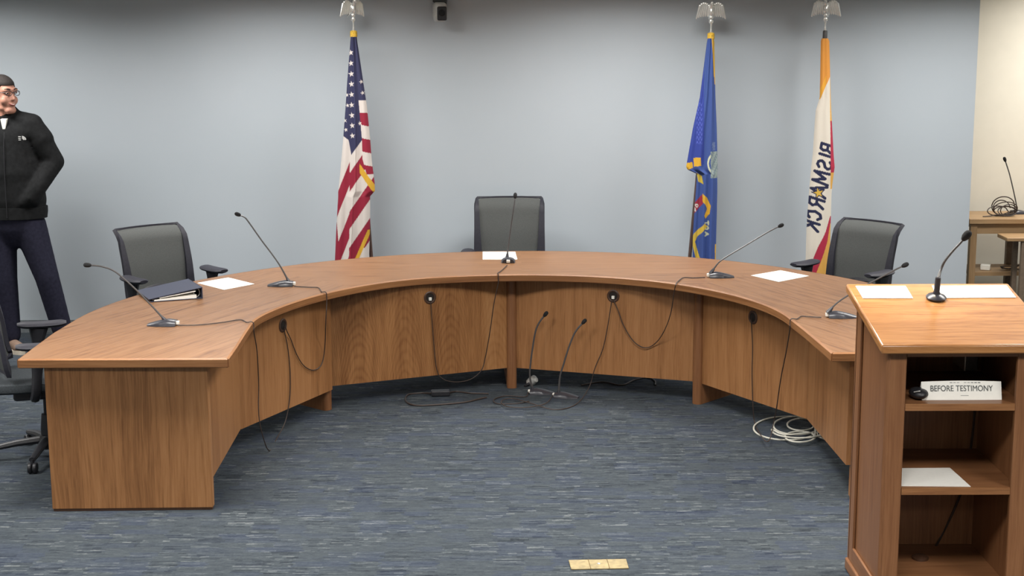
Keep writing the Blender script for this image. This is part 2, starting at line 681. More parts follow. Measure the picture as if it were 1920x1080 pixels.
def edge_band(path, out, z0, z1):
    """solid oak lipping along an edge"""
    g = G()
    rings = []
    n = len(path)
    for i, p in enumerate(path):
        a = Vector((*path[max(i - 1, 0)], 0))
        b = Vector((*path[min(i + 1, n - 1)], 0))
        t = (b - a).normalized()
        nn = Vector((t.y, -t.x, 0)) * out
        P = Vector((*p, 0))
        q = P + nn * 0.006
        r = P - nn * 0.004
        rings.append([(r.x, r.y, z0 - 0.001), (q.x, q.y, z0 + 0.004), (q.x, q.y, z1 - 0.006), (r.x, r.y, z1 + 0.0006)])
    s = 0
    V = [[g.bm.verts.new(p) for p in r] for r in rings]
    ss = [0]
    for i in range(1, n):
        ss.append(ss[-1] + math.dist(path[i], path[i - 1]))
    for i in range(n - 1):
        for k in range(4):
            f = g.bm.faces.new([V[i][k], V[i][(k + 1) % 4], V[i + 1][(k + 1) % 4], V[i + 1][k]])
            for l in f.loops:
                j = i if l.vert in V[i] else i + 1
                l[g.uv].uv = (ss[j] * 0.6, l.vert.co.z + 0.3 * k)
    g.bm.faces.new(V[0])
    g.bm.faces.new(V[-1][::-1])
    return g


part('edge_band', edge_band(inner, -1, ZT - TH, ZT), 'oak_edge', top)
part('edge_band', edge_band([inner[-1], outer[-1]], -1, ZT - TH, ZT), 'oak_edge', top)
part('edge_band', edge_band([outer[0], inner[0]], -1, ZT - TH, ZT), 'oak_edge', top)
part('edge_band', edge_band(outer, 1, ZT - TH, ZT), 'oak_edge', top)

# curved modesty panels between the fins
FIN = [138.2, 92.3, 47.5]
PANR = 1.585


def rin(a):
    return interp(ri_t, a)[0]


ZB = 0.13
PNL = {'lw': (at(452, 805, ZB), at(612, 735.5, ZB)), 'lc': (at(636, 722.5, ZB), at(949, 690, ZB)), 'rc': (at(972, 690, ZB), at(1294, 714.5, ZB)), 'rw': (at(1318, 720, ZB), at(1511, 785, ZB))}


def flat_panel(p, q, th=0.022, e0=0.05, e1=0.05):
    d = (q - p).normalized()
    n = Vector((-d.y, d.x, 0))
    if n.dot(Vector((DC[0], DC[1], 0)) - Vector((p.x, p.y, 0))) > 0:
        n = -n
    p, q = p - d * e0, q + d * e1
    g = G()
    vs = []
    for z in (ZB, ZT - TH):
        for v in (p, q, q + n * th, p + n * th):
            vs.append(g.bm.verts.new((v.x, v.y, z)))
    off = random.random() * 4
    for f in ((3, 2, 1, 0), (4, 5, 6, 7), (0, 1, 5, 4), (1, 2, 6, 5), (2, 3, 7, 6), (3, 0, 4, 7)):
        fc = g.bm.faces.new([vs[i] for i in f])
        for l in fc.loops:
            l[g.uv].uv = (l.vert.co.z, (l.vert.co - p).dot(d) + off)
    return g


def panel_t(d):
    """distance along a ray to the nearest modesty panel"""
    best = 1e9
    for p, q in PNL.values():
        e = q - p
        den = d[0] * e.y - d[1] * e.x
        if abs(den) < 1e-9:
            continue
        u = (d[0] * -p.y + d[1] * p.x) / -den * -1
        # solve  t*d = p + u*e  in plan
        t = (p.x * e.y - p.y * e.x) / den
        u = (p.x * d[1] - p.y * d[0]) / den
        if -0.08 <= u <= 1.08 and 0 < t < best:
            best = t
    return best


def at_r(px, py, r):
    """on a cylinder round the horseshoe's centre, but never behind a modesty panel"""
    d = ray(px, py)
    a = d[0] ** 2 + d[1] ** 2
    b = -2 * (d[0] * DC[0] + d[1] * DC[1])
    c = DC[0] ** 2 + DC[1] ** 2 - r * r
    q = max(b * b - 4 * a * c, 0)
    t = (-b + math.sqrt(q)) / (2 * a)
    t2 = panel_t(d) - 0.016
    z2 = CAMH + d[2] * t2
    if t > t2 and (z2 > ZB or r < 1.6):
        t = t2
    return Vector(CAM0 + d * t)


panels = {}
for key, mt in (('lw', 'oak_panel'), ('lc', 'oak_cathedral'), ('rc', 'oak_panel'), ('rw', 'oak_panel')):
    panels[key] = part('front_panel', flat_panel(*PNL[key], e0=0.0 if key == 'lw' else 0.07, e1=0.0 if key == 'rw' else 0.07), mt, desk)

# flat panels under the wings and the two closed ends
for xw, xe, yw, sg_ in ((-1.490, -1.522, LE_Y, -1), (1.618, 1.642, RE_Y, 1)):
    t_ = 0.022 * sg_
    pe = PNL['lw'][0] if sg_ < 0 else PNL['rw'][1]
    xe, ye = pe.x, pe.y
    xw = xe + (0.022 if sg_ < 0 else -0.012)
    q = [(xw, yw + 0.07), (xw + t_, yw + 0.07), (xe + t_, ye), (xe, ye)]
    part('wing_panel', G().hull8([(*p, 0.135 if k > 1 else (0.135 if sg_ < 0 else 0.185)) for k, p in enumerate(q)] + [(*p, ZT - TH) for p in q]), 'oak_panel', desk)
eL0, eL1 = at(97, 961), at(400, 955)
eL0.y, eL1.y = 6.862, 6.878
part('end_panel', G().hull8([(eL0.x, eL0.y, 0.012), (eL1.x, eL1.y, 0.012), (eL1.x, eL1.y + 0.045, 0.012), (eL0.x, eL0.y + 0.045, 0.012),
                             (eL0.x, eL0.y, ZT - TH), (eL1.x, eL1.y, ZT - TH), (eL1.x, eL1.y + 0.045, ZT - TH), (eL0.x, eL0.y + 0.045, ZT - TH)]), 'oak_panel', desk, bevel=0.003)
eR = at(1594, 938)
part('end_panel', G().box(eR.x, 2.30, eR.y, eR.y + 0.045, 0.012, ZT - TH), 'oak_panel', desk, bevel=0.003)
part('toe_strip', G().hull8([(eL0.x + 0.004, eL0.y + 0.006, 0.0), (eL1.x - 0.004, eL1.y + 0.006, 0.0), (eL1.x - 0.004, eL1.y + 0.04, 0.0), (eL0.x + 0.004, eL0.y + 0.04, 0.0),
                             (eL0.x + 0.004, eL0.y + 0.006, 0.012), (eL1.x - 0.004, eL1.y + 0.006, 0.012), (eL1.x - 0.004, eL1.y + 0.04, 0.012), (eL0.x + 0.004, eL0.y + 0.04, 0.012)]), 'grommet', desk, smooth=False)
part('toe_strip', G().box(eR.x + 0.004, 2.296, eR.y + 0.006, eR.y + 0.04, 0.0, 0.012), 'grommet', desk, smooth=False)
for a in FIN:
    r0, r1 = 1.558, 2.10
    c, s = math.cos(math.radians(a)), math.sin(math.radians(a))
    hw = 0.031

    def fp(r, t):
        return (DC[0] + r * c - t * s, DC[1] + r * s + t * c)

    poly = [fp(r1, -hw), fp(r1, hw)]
    for k in range(7):
        q = PI / 2 + PI * k / 6
        poly.append(fp(r0 + 0.022 + 0.022 * math.cos(q), hw * (1 if k < 3 else -1) * 0.0 + hw * math.sin(q)))
    poly.append(fp(r1, -hw)) if False else None
    g = G().prism(poly, 0.0, ZT - TH, 'z')
    part('support_fin', g, 'oak_lectern', desk)


def grommet(key, px, py, plug):
    panel = panels[key]
    d = ray(px, py)
    p = Vector(CAM0 + d * panel_t(d))
    e = (PNL[key][1] - PNL[key][0]).normalized()
    n = Vector((e.y, -e.x, 0))
    if n.dot(Vector((DC[0], DC[1], 0)) - Vector((p.x, p.y, 0))) < 0:
        n = -n
    rot = n.to_track_quat('Z', 'Y').to_matrix()
    g = G().lathe([(0.026, -0.002), (0.039, -0.002), (0.040, 0.003), (0.034, 0.006), (0.027, 0.004), (0.025, -0.001)], 24, p, rot)
    o = part('grommet', g, 'grommet', panel)
    g2 = G().lathe([(0.0005, 0.0005), (0.027, 0.0005), (0.027, 0.0015), (0.0005, 0.0015)], 20, p, rot)
    part('grommet_hole_shade', g2, 'hole_shade', panel)  # dark disc painted in as the shade of the opening; panel is solid
    if plug:
        b = G()
        q = p + n * 0.006 + Vector((0, 0, -0.008))
        u = Vector((-n.y, n.x, 0))
        e = 0.009
        pts = []
        for zz in (-e * 1.1, e * 1.1):
            for (sx, sy) in ((-1, -1), (1, -1), (1, 1), (-1, 1)):
                pts.append(q + u * e * sx + n * 0.006 * sy + Vector((0, 0, zz)))
        part('cable_plug', b.hull8(pts), 'white_plastic', panel, bevel=0.002)
    return p + n * (0.0125 if plug else 0.011) + Vector((0, 0, -0.026 if plug else -0.004))


GR1 = grommet('lw', 530, 610, False)
GR2 = grommet('lc', 806, 558, True)
GR3 = grommet('rc', 1150, 555, True)
GR4 = grommet('rw', 1412, 595, False)

# ------------------------------------------------------------------ gooseneck microphones


def mic(base, out, stem, label, cable=None, head_len=0.034, head_r=0.0125, plug=True, name='gooseneck_microphone', base_kind='wedge', group=None, stem_r=0.0045, normal=None, wedge_len=0.15):
    """base: point on the surface, out: direction the nose of the base points, stem: points of the neck incl. the head tip"""
    base = Vector(base)
    o = thing(name, base, label, 'microphone', group)
    out = Vector(out).normalized()
    side = Vector((-out.y, out.x, 0))
    up = Vector((0, 0, 1))
    if normal is not None:
        up = Vector(normal).normalized()
        side = up.cross(out).normalized()
        out = side.cross(up)
    g = G()
    if base_kind == 'wedge':
        rings = []
        L = wedge_len
        for i in range(13):
            t = i / 12
            x = -0.40 * L + L * t
            hw = 0.046 * (1 - 0.42 * max(0, (t - 0.25) / 0.75) ** 3) * (0.86 + 0.14 * min(1, t * 5))
            hh = 0.030 * (1 - 0.85 * max(0, (t - 0.30) / 0.70) ** 1.3) * (0.80 + 0.20 * min(1, t * 4)) + 0.004
            ring = []
            for k in range(9):
                q = PI * k / 8
                ring.append(base + out * x + side * (hw * math.cos(q)) + up * (0.001 + hh * math.sin(q) ** 0.7))
            rings.append(ring)
        g.loft(rings)
        rear = base - out * 0.40 * L + up * 0.014
    else:
        rot = Matrix((side, out, up)).transposed()
        g.lathe([(0.0005, 0.001), (0.040, 0.001), (0.041, 0.006), (0.034, 0.013), (0.017, 0.020), (0.012, 0.030), (0.0115, 0.085), (0.010, 0.09)], 24, base, rot)
        rear = base
    part('base', g, 'mic_base', o)
    pts = spline(stem, 6)
    part('gooseneck', G().tube(pts, [lerp(stem_r * 1.35, stem_r, min(1, i / 6)) for i in range(len(pts))], 8), 'mic_stem', o)
    tip = pts[-1]
    d = (pts[-1] - pts[-3]).normalized()
    rot = d.to_track_quat('Z', 'Y').to_matrix()
    hl, hr = head_len, head_r
    part('microphone_head', G().lathe([(hr * 0.35, -hl * 0.62), (hr * 0.62, -hl * 0.5), (hr * 0.95, -hl * 0.2), (hr, hl * 0.15), (hr * 0.86, hl * 0.42), (hr * 0.5, hl * 0.58), (hr * 0.05, hl * 0.62)], 16, tip, rot), 'foam', o)
    if base_kind == 'wedge':
        c = base + out * 0.012 + up * 0.034
        st = pts[0]
        part('neck_collar', G().tube([st - (pts[2] - pts[0]).normalized() * 0.018, st, st + (pts[2] - pts[0]).normalized() * 0.02], [0.014, 0.011, 0.007], 12), 'mic_base', o)
    if plug:
        b = G()
        e = 0.012
        q = rear - out * 0.004
        pts8 = []
        for zz in (-0.009, 0.010):
            for (sx, sy) in ((-1, -1), (1, -1), (1, 1), (-1, 1)):
                pts8.append(q + side * e * sx * 0.95 + out * 0.010 * sy + up * zz)
        part('cable_connector', b.hull8(pts8), 'white_plastic', o, bevel=0.003)
    if cable:
        part('cable', G().tube(spline(cable, 6), 0.0030, 6), 'cable_black', o)
    return o


TZ = ZT + 0.0055


def T(x, y):
    return at(x, y, TZ)


def stem_pts(pxs, base, dirxy):
    n = (-dirxy[1], dirxy[0], 0)
    return [at_plane(x, y, base, n) for x, y in pxs]


def over_edge(px, py, drop=0.05):
    """a lead laid over the inner lip of the desk at that point"""
    e = T(px, py)
    best = None
    for a, b in zip(inner, inner[1:]):
        a, b = Vector((*a, 0)), Vector((*b, 0))
        d = b - a
        u = max(0, min(1, (Vector((e.x, e.y, 0)) - a).dot(d) / d.length_squared))
        q = a + d * u
        r = (q - Vector((e.x, e.y, 0))).length
        if best is None or r < best[0]:
            n = Vector((-d.y, d.x, 0)).normalized()
            if n.dot(Vector((DC[0], DC[1] - 0.5, 0)) - q) < 0:
                n = -n
            best = (r, q, n)
    _, q, n = best
    z = lambda v: Vector((0, 0, v))
    return [q - n * 0.022 + z(TZ), q + n * 0.001 + z(ZT + 0.0075), q + n * 0.0125 + z(ZT + 0.001), q + n * 0.0145 + z(ZT - 0.020), q + n * 0.0145 + z(ZT - drop)]


b1 = at(310, 610, ZT)
mic(b1, (-1, 0.05, 0), stem_pts([(309, 600), (285, 574), (258, 546), (234, 524), (212, 507), (188, 499), (164, 497)], b1 + Vector((0, 0.0, 0)), (-1, 0.05)),
    'black gooseneck microphone on the desk wing beside the dark binder, cable over inner edge',
    [T(334, 610), T(375, 609), T(420, 604), T(450, 599.5), *over_edge(470, 604), at_x(482, 660, -1.35), at_x(485, 720, -1.36), at_x(485, 775, -1.36), at_x(492, 815, -1.345), at(505, 845, 0.006), at(520, 820, 0.006), at_r(535, 790, 1.574), at_r(543, 748, 1.574), at_r(544, 700, 1.574), at_r(540, 655, 1.574), GR1 + Vector((0, 0, -0.03)), GR1])
b2 = at(531, 536, ZT)
mic(b2, (-0.85, 0.0, 0), stem_pts([(541, 527), (521, 492), (490, 450), (466, 416), (458, 407), (446, 402)], b2 + Vector((0.01, 0, 0)), (-0.85, 0.3)),
    'black gooseneck microphone bent left over the single white page, left of the striped flag',
    [T(552, 537), T(580, 538.5), T(597, 539.5), *over_edge(611, 548), at_r(611, 600, 1.390), at_r(609, 650, 1.480), at_r(603, 683, 1.550), at_r(588, 694, 1.550), at_r(570, 686, 1.574), at_r(556, 664, 1.574), at_r(546, 638, 1.574), GR1 + Vector((0.012, -0.006, -0.020)), GR1 + Vector((0.008, -0.002, 0.008))])
b3 = at(953, 491, ZT)
s3 = [(951, 481), (953, 462), (957, 432), (962, 398), (965, 378), (966, 367)]
mic(b3, (0.0, 1, 0), [at_y(x, y, b3.y + 0.02 + 0.10 * i / 5) for i, (x, y) in enumerate(s3)],
    'black gooseneck microphone standing straight in front of the centre chair',
    [T(951, 497), T(944, 504), T(938, 509), *over_edge(934.5, 514.5), at_r(926, 570, 1.42), at_r(919, 620, 1.46), at_r(910, 670, 1.550), at_r(902, 695, 1.574), at_r(880, 712, 1.574), at_r(850, 716, 1.574), at_r(827, 708, 1.574), at_r(818, 688, 1.574), at_r(813, 640, 1.574), at_r(810, 600, 1.574), GR2])
b4 = at(1348, 520, ZT)
mic(b4, (1, 0.0, 0), stem_pts([(1335, 509), (1346, 494), (1360, 483), (1400, 459), (1440, 435), (1464, 423)], b4 + Vector((-0.02, 0, 0)), (0.9, 0.3)),
    'black gooseneck microphone bent low to the right, before the dark blue flag',
    [T(1322, 520), T(1300, 521), T(1282, 520.5), T(1272, 527), T(1269, 533) + Vector((-0.006, -0.006, 0)), at_r(1264, 548, 1.390), at_r(1257, 590, 1.430), at_r(1243, 625, 1.480), at_r(1226, 646, 1.550), at_r(1208, 652, 1.574), at_r(1188, 640, 1.574), at_r(1170, 612, 1.574), at_r(1160, 585, 1.574), GR3 + Vector((0.006, 0, 0))])
b5 = at(1574, 595, ZT)
mic(b5, (1, -0.05, 0), stem_pts([(1556, 582), (1566, 571), (1582, 559), (1612, 541), (1655, 518), (1680, 505), (1697, 497)], b5 + Vector((-0.03, 0.0, 0)), (1, 0.1)),
    'black gooseneck microphone on the desk wing partly hidden by the lectern top',
    [T(1540, 595), T(1520, 594), T(1503, 593), *over_edge(1488, 598), at_x(1474, 660, 1.462), at_x(1464, 710, 1.465), at_x(1456, 765, 1.48), at_x(1449, 800, 1.47), at(1444, 822, 0.045), at(1437, 828, 0.040), at(1428, 818, 0.045), at_r(1416, 796, 1.574), at_r(1412, 765, 1.574), at_r(1410, 700, 1.574), at_r(1411, 650, 1.574), GR4 + Vector((0, 0, -0.03)), GR4])

# two microphones left on the carpet under the desk, in a tangle of cable
fb1 = at(1012, 738)
mic(fb1, (1, -0.1, 0), [fb1 + Vector((-0.045, 0, 0.028))] + [at_y(x, y, fb1.y) for x, y in ((993.5, 706), (995, 680), (999, 650), (1004, 622), (1011, 605), (1023, 589))],
    'black microphone standing on the carpet under the desk, just right of the centre fin',
    [fb1 + Vector((-0.07, -0.005, 0.012)), at(984, 744, 0.006), at(950, 742, 0.006), at(926, 749, 0.006), at(934, 757, 0.006), at(972, 756, 0.006), at(992, 752, 0.006)], stem_r=0.0055)
fb2 = at(1058, 745)
mic(fb2, (1, -0.25, 0), [fb2 + Vector((-0.035, 0, 0.028))] + [at_y(x, y, fb2.y) for x, y in ((1050, 706), (1057, 682), (1067, 650), (1079, 622), (1095, 603))],
    'black microphone standing on the carpet under the desk, farther from the centre fin',
    [fb2 + Vector((-0.07, 0.0, 0.014)), at(1022, 757, 0.014), at(985, 764, 0.014), at(950, 762, 0.014), at(940, 752, 0.014), at(960, 747, 0.014), at(995, 756, 0.014), at(1040, 768, 0.008), at(1080, 758, 0.006), at_r(1104, 724, 1.574) + Vector((0, -0.03, 0)), at_r(1115, 690, 1.574) + Vector((0, -0.012, 0)), at_r(1130, 655, 1.574), at_r(1138, 620, 1.574), at_r(1143, 590, 1.574), GR3 + Vector((-0.006, 0, 0))], stem_r=0.0055)
# clutter by the two microphones
g = G()
c = at(998, 714, 0.03)
g.lathe([(0.006, -0.035), (0.026, -0.03), (0.030, 0.0), (0.026, 0.028), (0.008, 0.034)], 14, c, Matrix.Rotation(0.8, 3, 'Y') @ Matrix.Rotation(0.4, 3, 'X'))
o = thing('cable_connector_box', (c.x, c.y, 0), 'small silver connector lying on the carpet by the centre fin', 'connector')
part('housing', g, 'silver', o)
part('strain_relief', G().tube([c + Vector((-0.02, -0.02, -0.015)), c + Vector((-0.04, -0.035, -0.02)), c + Vector((-0.05, -0.05, -0.022))], [0.011, 0.008, 0.006], 10), 'black_plastic', o)

pa = at(826, 742)
o = thing('power_adapter', pa, 'black power adapter brick on the carpet left of the centre fin', 'power adapter')
g = G().box(pa.x - 0.058, pa.x + 0.058, pa.y - 0.028, pa.y + 0.028, 0.002, 0.036, 'x')
bmesh.ops.rotate(g.bm, verts=g.bm.verts[:], cent=pa, matrix=Matrix.Rotation(0.08, 3, 'Z'))
part('brick', g, 'black_plastic', o, bevel=0.006)
part('output_cord', G().tube(spline([pa + Vector((0.05, 0.012, 0.016)), at(856, 734, 0.006), at(880, 737, 0.006), at(896, 737.5, 0.006), at(916, 738, 0.006)], 6), 0.005, 6), 'cable_black', o)
part('input_cord', G().tube(spline([pa + Vector((-0.05, 0.0, 0.016)), at(790, 737, 0.006), at(765, 740, 0.006), at(761, 752, 0.006), at(780, 760, 0.006), at(830, 758, 0.006), at(872, 754, 0.006), at(898, 748, 0.006), at(912, 745, 0.006)], 6), 0.005, 6), 'cable_black', o)

# loose lead further right under the desk
solo('extension_lead', G().tube(spline([at(1090, 722, 0.006), at(1130, 716, 0.006), at(1165, 722, 0.006), at(1190, 712, 0.006), at(1215, 708, 0.006), at(1228, 714, 0.006), at(1229, 722, 0.006)], 6), 0.005, 6), 'cable_black',
     'thin dark cable snaking along the carpet in the desk shadow', 'cable', loc=at(1165, 722, 0.0))

# white coaxial coil under the right wing
coil = []
for (cx, cy, rx, ry, a0, a1) in ((1475, 803, 62, 22, 20, 380), (1494, 798, 44, 17, 20, 380), (1502, 796, 26, 11, 20, 360), (1500, 819, 28, 10, 0, 360), (1500, 808, 52, 13, 10, 190)):
    for k in range(0, 18):
        a = math.radians(lerp(a0, a1, k / 17))
        coil.append((cx + rx * math.cos(a), cy + ry * math.sin(a)))
pts = [at(x, y, 0.006 + 0.010 * (i // 18) * 0.6 + 0.002 * math.sin(i)) for i, (x, y) in enumerate(coil)]
pts += [at(1470, 815, 0.03), at(1512, 812, 0.03), at(1530, 812, 0.02), at(1534, 818, 0.01), at(1548, 824, 0.006), at(1570, 830, 0.006)]
solo('coiled_cable', G().tube(spline(pts, 3), 0.0050, 7), 'cable_white', 'loosely coiled white cable on the carpet beneath the desk', 'cable', loc=at(1480, 805, 0.0))

# ------------------------------------------------------------------ sheets and binder on the desk


def sheet(name, corners, label, z=ZT, th=0.0016, curl=0.0, group=None, mat='paper', cat='paper'):
    P = [Vector(c) for c in corners]
    g = G()
    n = 8
    rows = []
    for i in range(n + 1):
        for_row = []
        for j in range(n + 1):
            a = P[0].lerp(P[1], j / n)
            b = P[3].lerp(P[2], j / n)
            p = a.lerp(b, i / n)
            p.z += 0.0008 + curl * ((2 * j / n - 1) ** 4 + (2 * i / n - 1) ** 4)
            for_row.append(p)
        rows.append(for_row)
    V = [[g.bm.verts.new(p) for p in r] for r in rows]
    W = [[g.bm.verts.new(p + Vector((0, 0, th))) for p in r] for r in rows]
    for i in range(n):
        for j in range(n):
            g.bm.faces.new([V[i][j], V[i + 1][j], V[i + 1][j + 1], V[i][j + 1]])
            g.bm.faces.new([W[i][j], W[i][j + 1], W[i + 1][j + 1], W[i + 1][j]])
    for i in range(n):
        for a, b, c, d in ((V[0][i], V[0][i + 1], W[0][i + 1], W[0][i]), (V[n][i + 1], V[n][i], W[n][i], W[n][i + 1]), (V[i + 1][0], V[i][0], W[i][0], W[i + 1][0]), (V[i][n], V[i + 1][n], W[i + 1][n], W[i][n])):
            g.bm.faces.new([a, b, c, d])
    c = sum(P, Vector()) / 4
    return solo(name, g, mat, label, cat, loc=c, group=group)


sheet('paper_sheet', [at(370, 531, ZT), at(420, 544, ZT), at(477, 533, ZT), at(428, 521, ZT)], 'white paper on the desk beside the dark binder')
sheet('paper_sheet', [at(905, 487, ZT), at(970, 487, ZT), at(966, 472.5, ZT), at(905, 472.5, ZT)], 'white paper on the desk in front of the centre chair')
sheet('paper_sheet', [at(1408, 517, ZT), at(1460, 529, ZT), at(1517, 518, ZT), at(1463, 507.5, ZT)], 'white paper on the desk by the chair near the white flag')

# binder: spine at the right, hinged open a little, cover sloping down to the left
bo = thing('ring_binder', at(320, 552, ZT), 'thick navy ring binder lying on the desk with pages showing', 'binder')
k0, k1 = at(283, 567, ZT), at(379, 560, ZT)          # near edge: fore edge corner, spine corner
d1 = (k1 - k0)
back = Vector((-0.03, 0.28, 0))
back.x = -0.14
SP = 0.062


def slab(a, b, c, d, th):
    """quad a b c d (lower face) thickened upwards"""
    return [a, b, c, d] + [p + Vector((0, 0, th)) for p in (a, b, c, d)]


part('back_cover', G().hull8(slab(k0 + Vector((0, 0, .001)), k1 + Vector((0, 0, .001)), k1 + back + Vector((0, 0, .001)), k0 + back + Vector((0, 0, .001)), 0.004)), 'binder_navy', bo)
part('front_cover', G().hull8(slab(k0 + Vector((-0.01, 0, .014)), k1 + Vector((0, 0, SP)), k1 + back + Vector((0, 0, SP)), k0 + back + Vector((-0.01, 0, .014)), 0.004)), 'binder_navy', bo)
u = d1.normalized()
part('spine', G().hull8(slab(k1 + Vector((0, 0, .001)), k1 + u * 0.004 + Vector((0, 0, .001)), k1 + back + u * 0.004 + Vector((0, 0, .001)), k1 + back + Vector((0, 0, .001)), SP + 0.004)), 'binder_navy', bo)
ins = back.normalized() * 0.004
q0, q1 = k0 + u * 0.02 + ins, k0 + u * (d1.length - 0.03) + ins
part('page_stack', G().hull8([q0 + Vector((0, 0, .005)), q1 + Vector((0, 0, .005)), q1 + back * 0.96 + Vector((0, 0, .005)), q0 + back * 0.96 + Vector((0, 0, .005)),
                              q0 + Vector((0, 0, .011)), q1 + Vector((0, 0, .024)), q1 + back * 0.96 + Vector((0, 0, .024)), q0 + back * 0.96 + Vector((0, 0, .011))]), 'paper', bo, smooth=False)
q0, q1 = k0 + u * 0.05 + ins, k0 + u * (d1.length - 0.035) + ins
part('loose_pages', G().hull8([q0 + Vector((0, 0, .0185)), q1 + Vector((0, 0, .042)), q1 + back * 0.96 + Vector((0, 0, .042)), q0 + back * 0.96 + Vector((0, 0, .0185)),
                               q0 + Vector((0, 0, .0215)), q1 + Vector((0, 0, .048)), q1 + back * 0.96 + Vector((0, 0, .048)), q0 + back * 0.96 + Vector((0, 0, .0215))]), 'paper', bo, smooth=False)
for k in (0.1, 0.5, 0.9):
    c0 = k1 - u * 0.022 + back * k + Vector((0, 0, 0.032))
    ring = [c0 + u * 0.017 * math.cos(t * PI / 8) + Vector((0, 0, 0.024 * math.sin(t * PI / 8))) for t in range(17)]
    part('ring', G().tube(ring, 0.002, 6), 'silver', bo)

# ------------------------------------------------------------------ office chairs (local frame: sitter looks to -y)


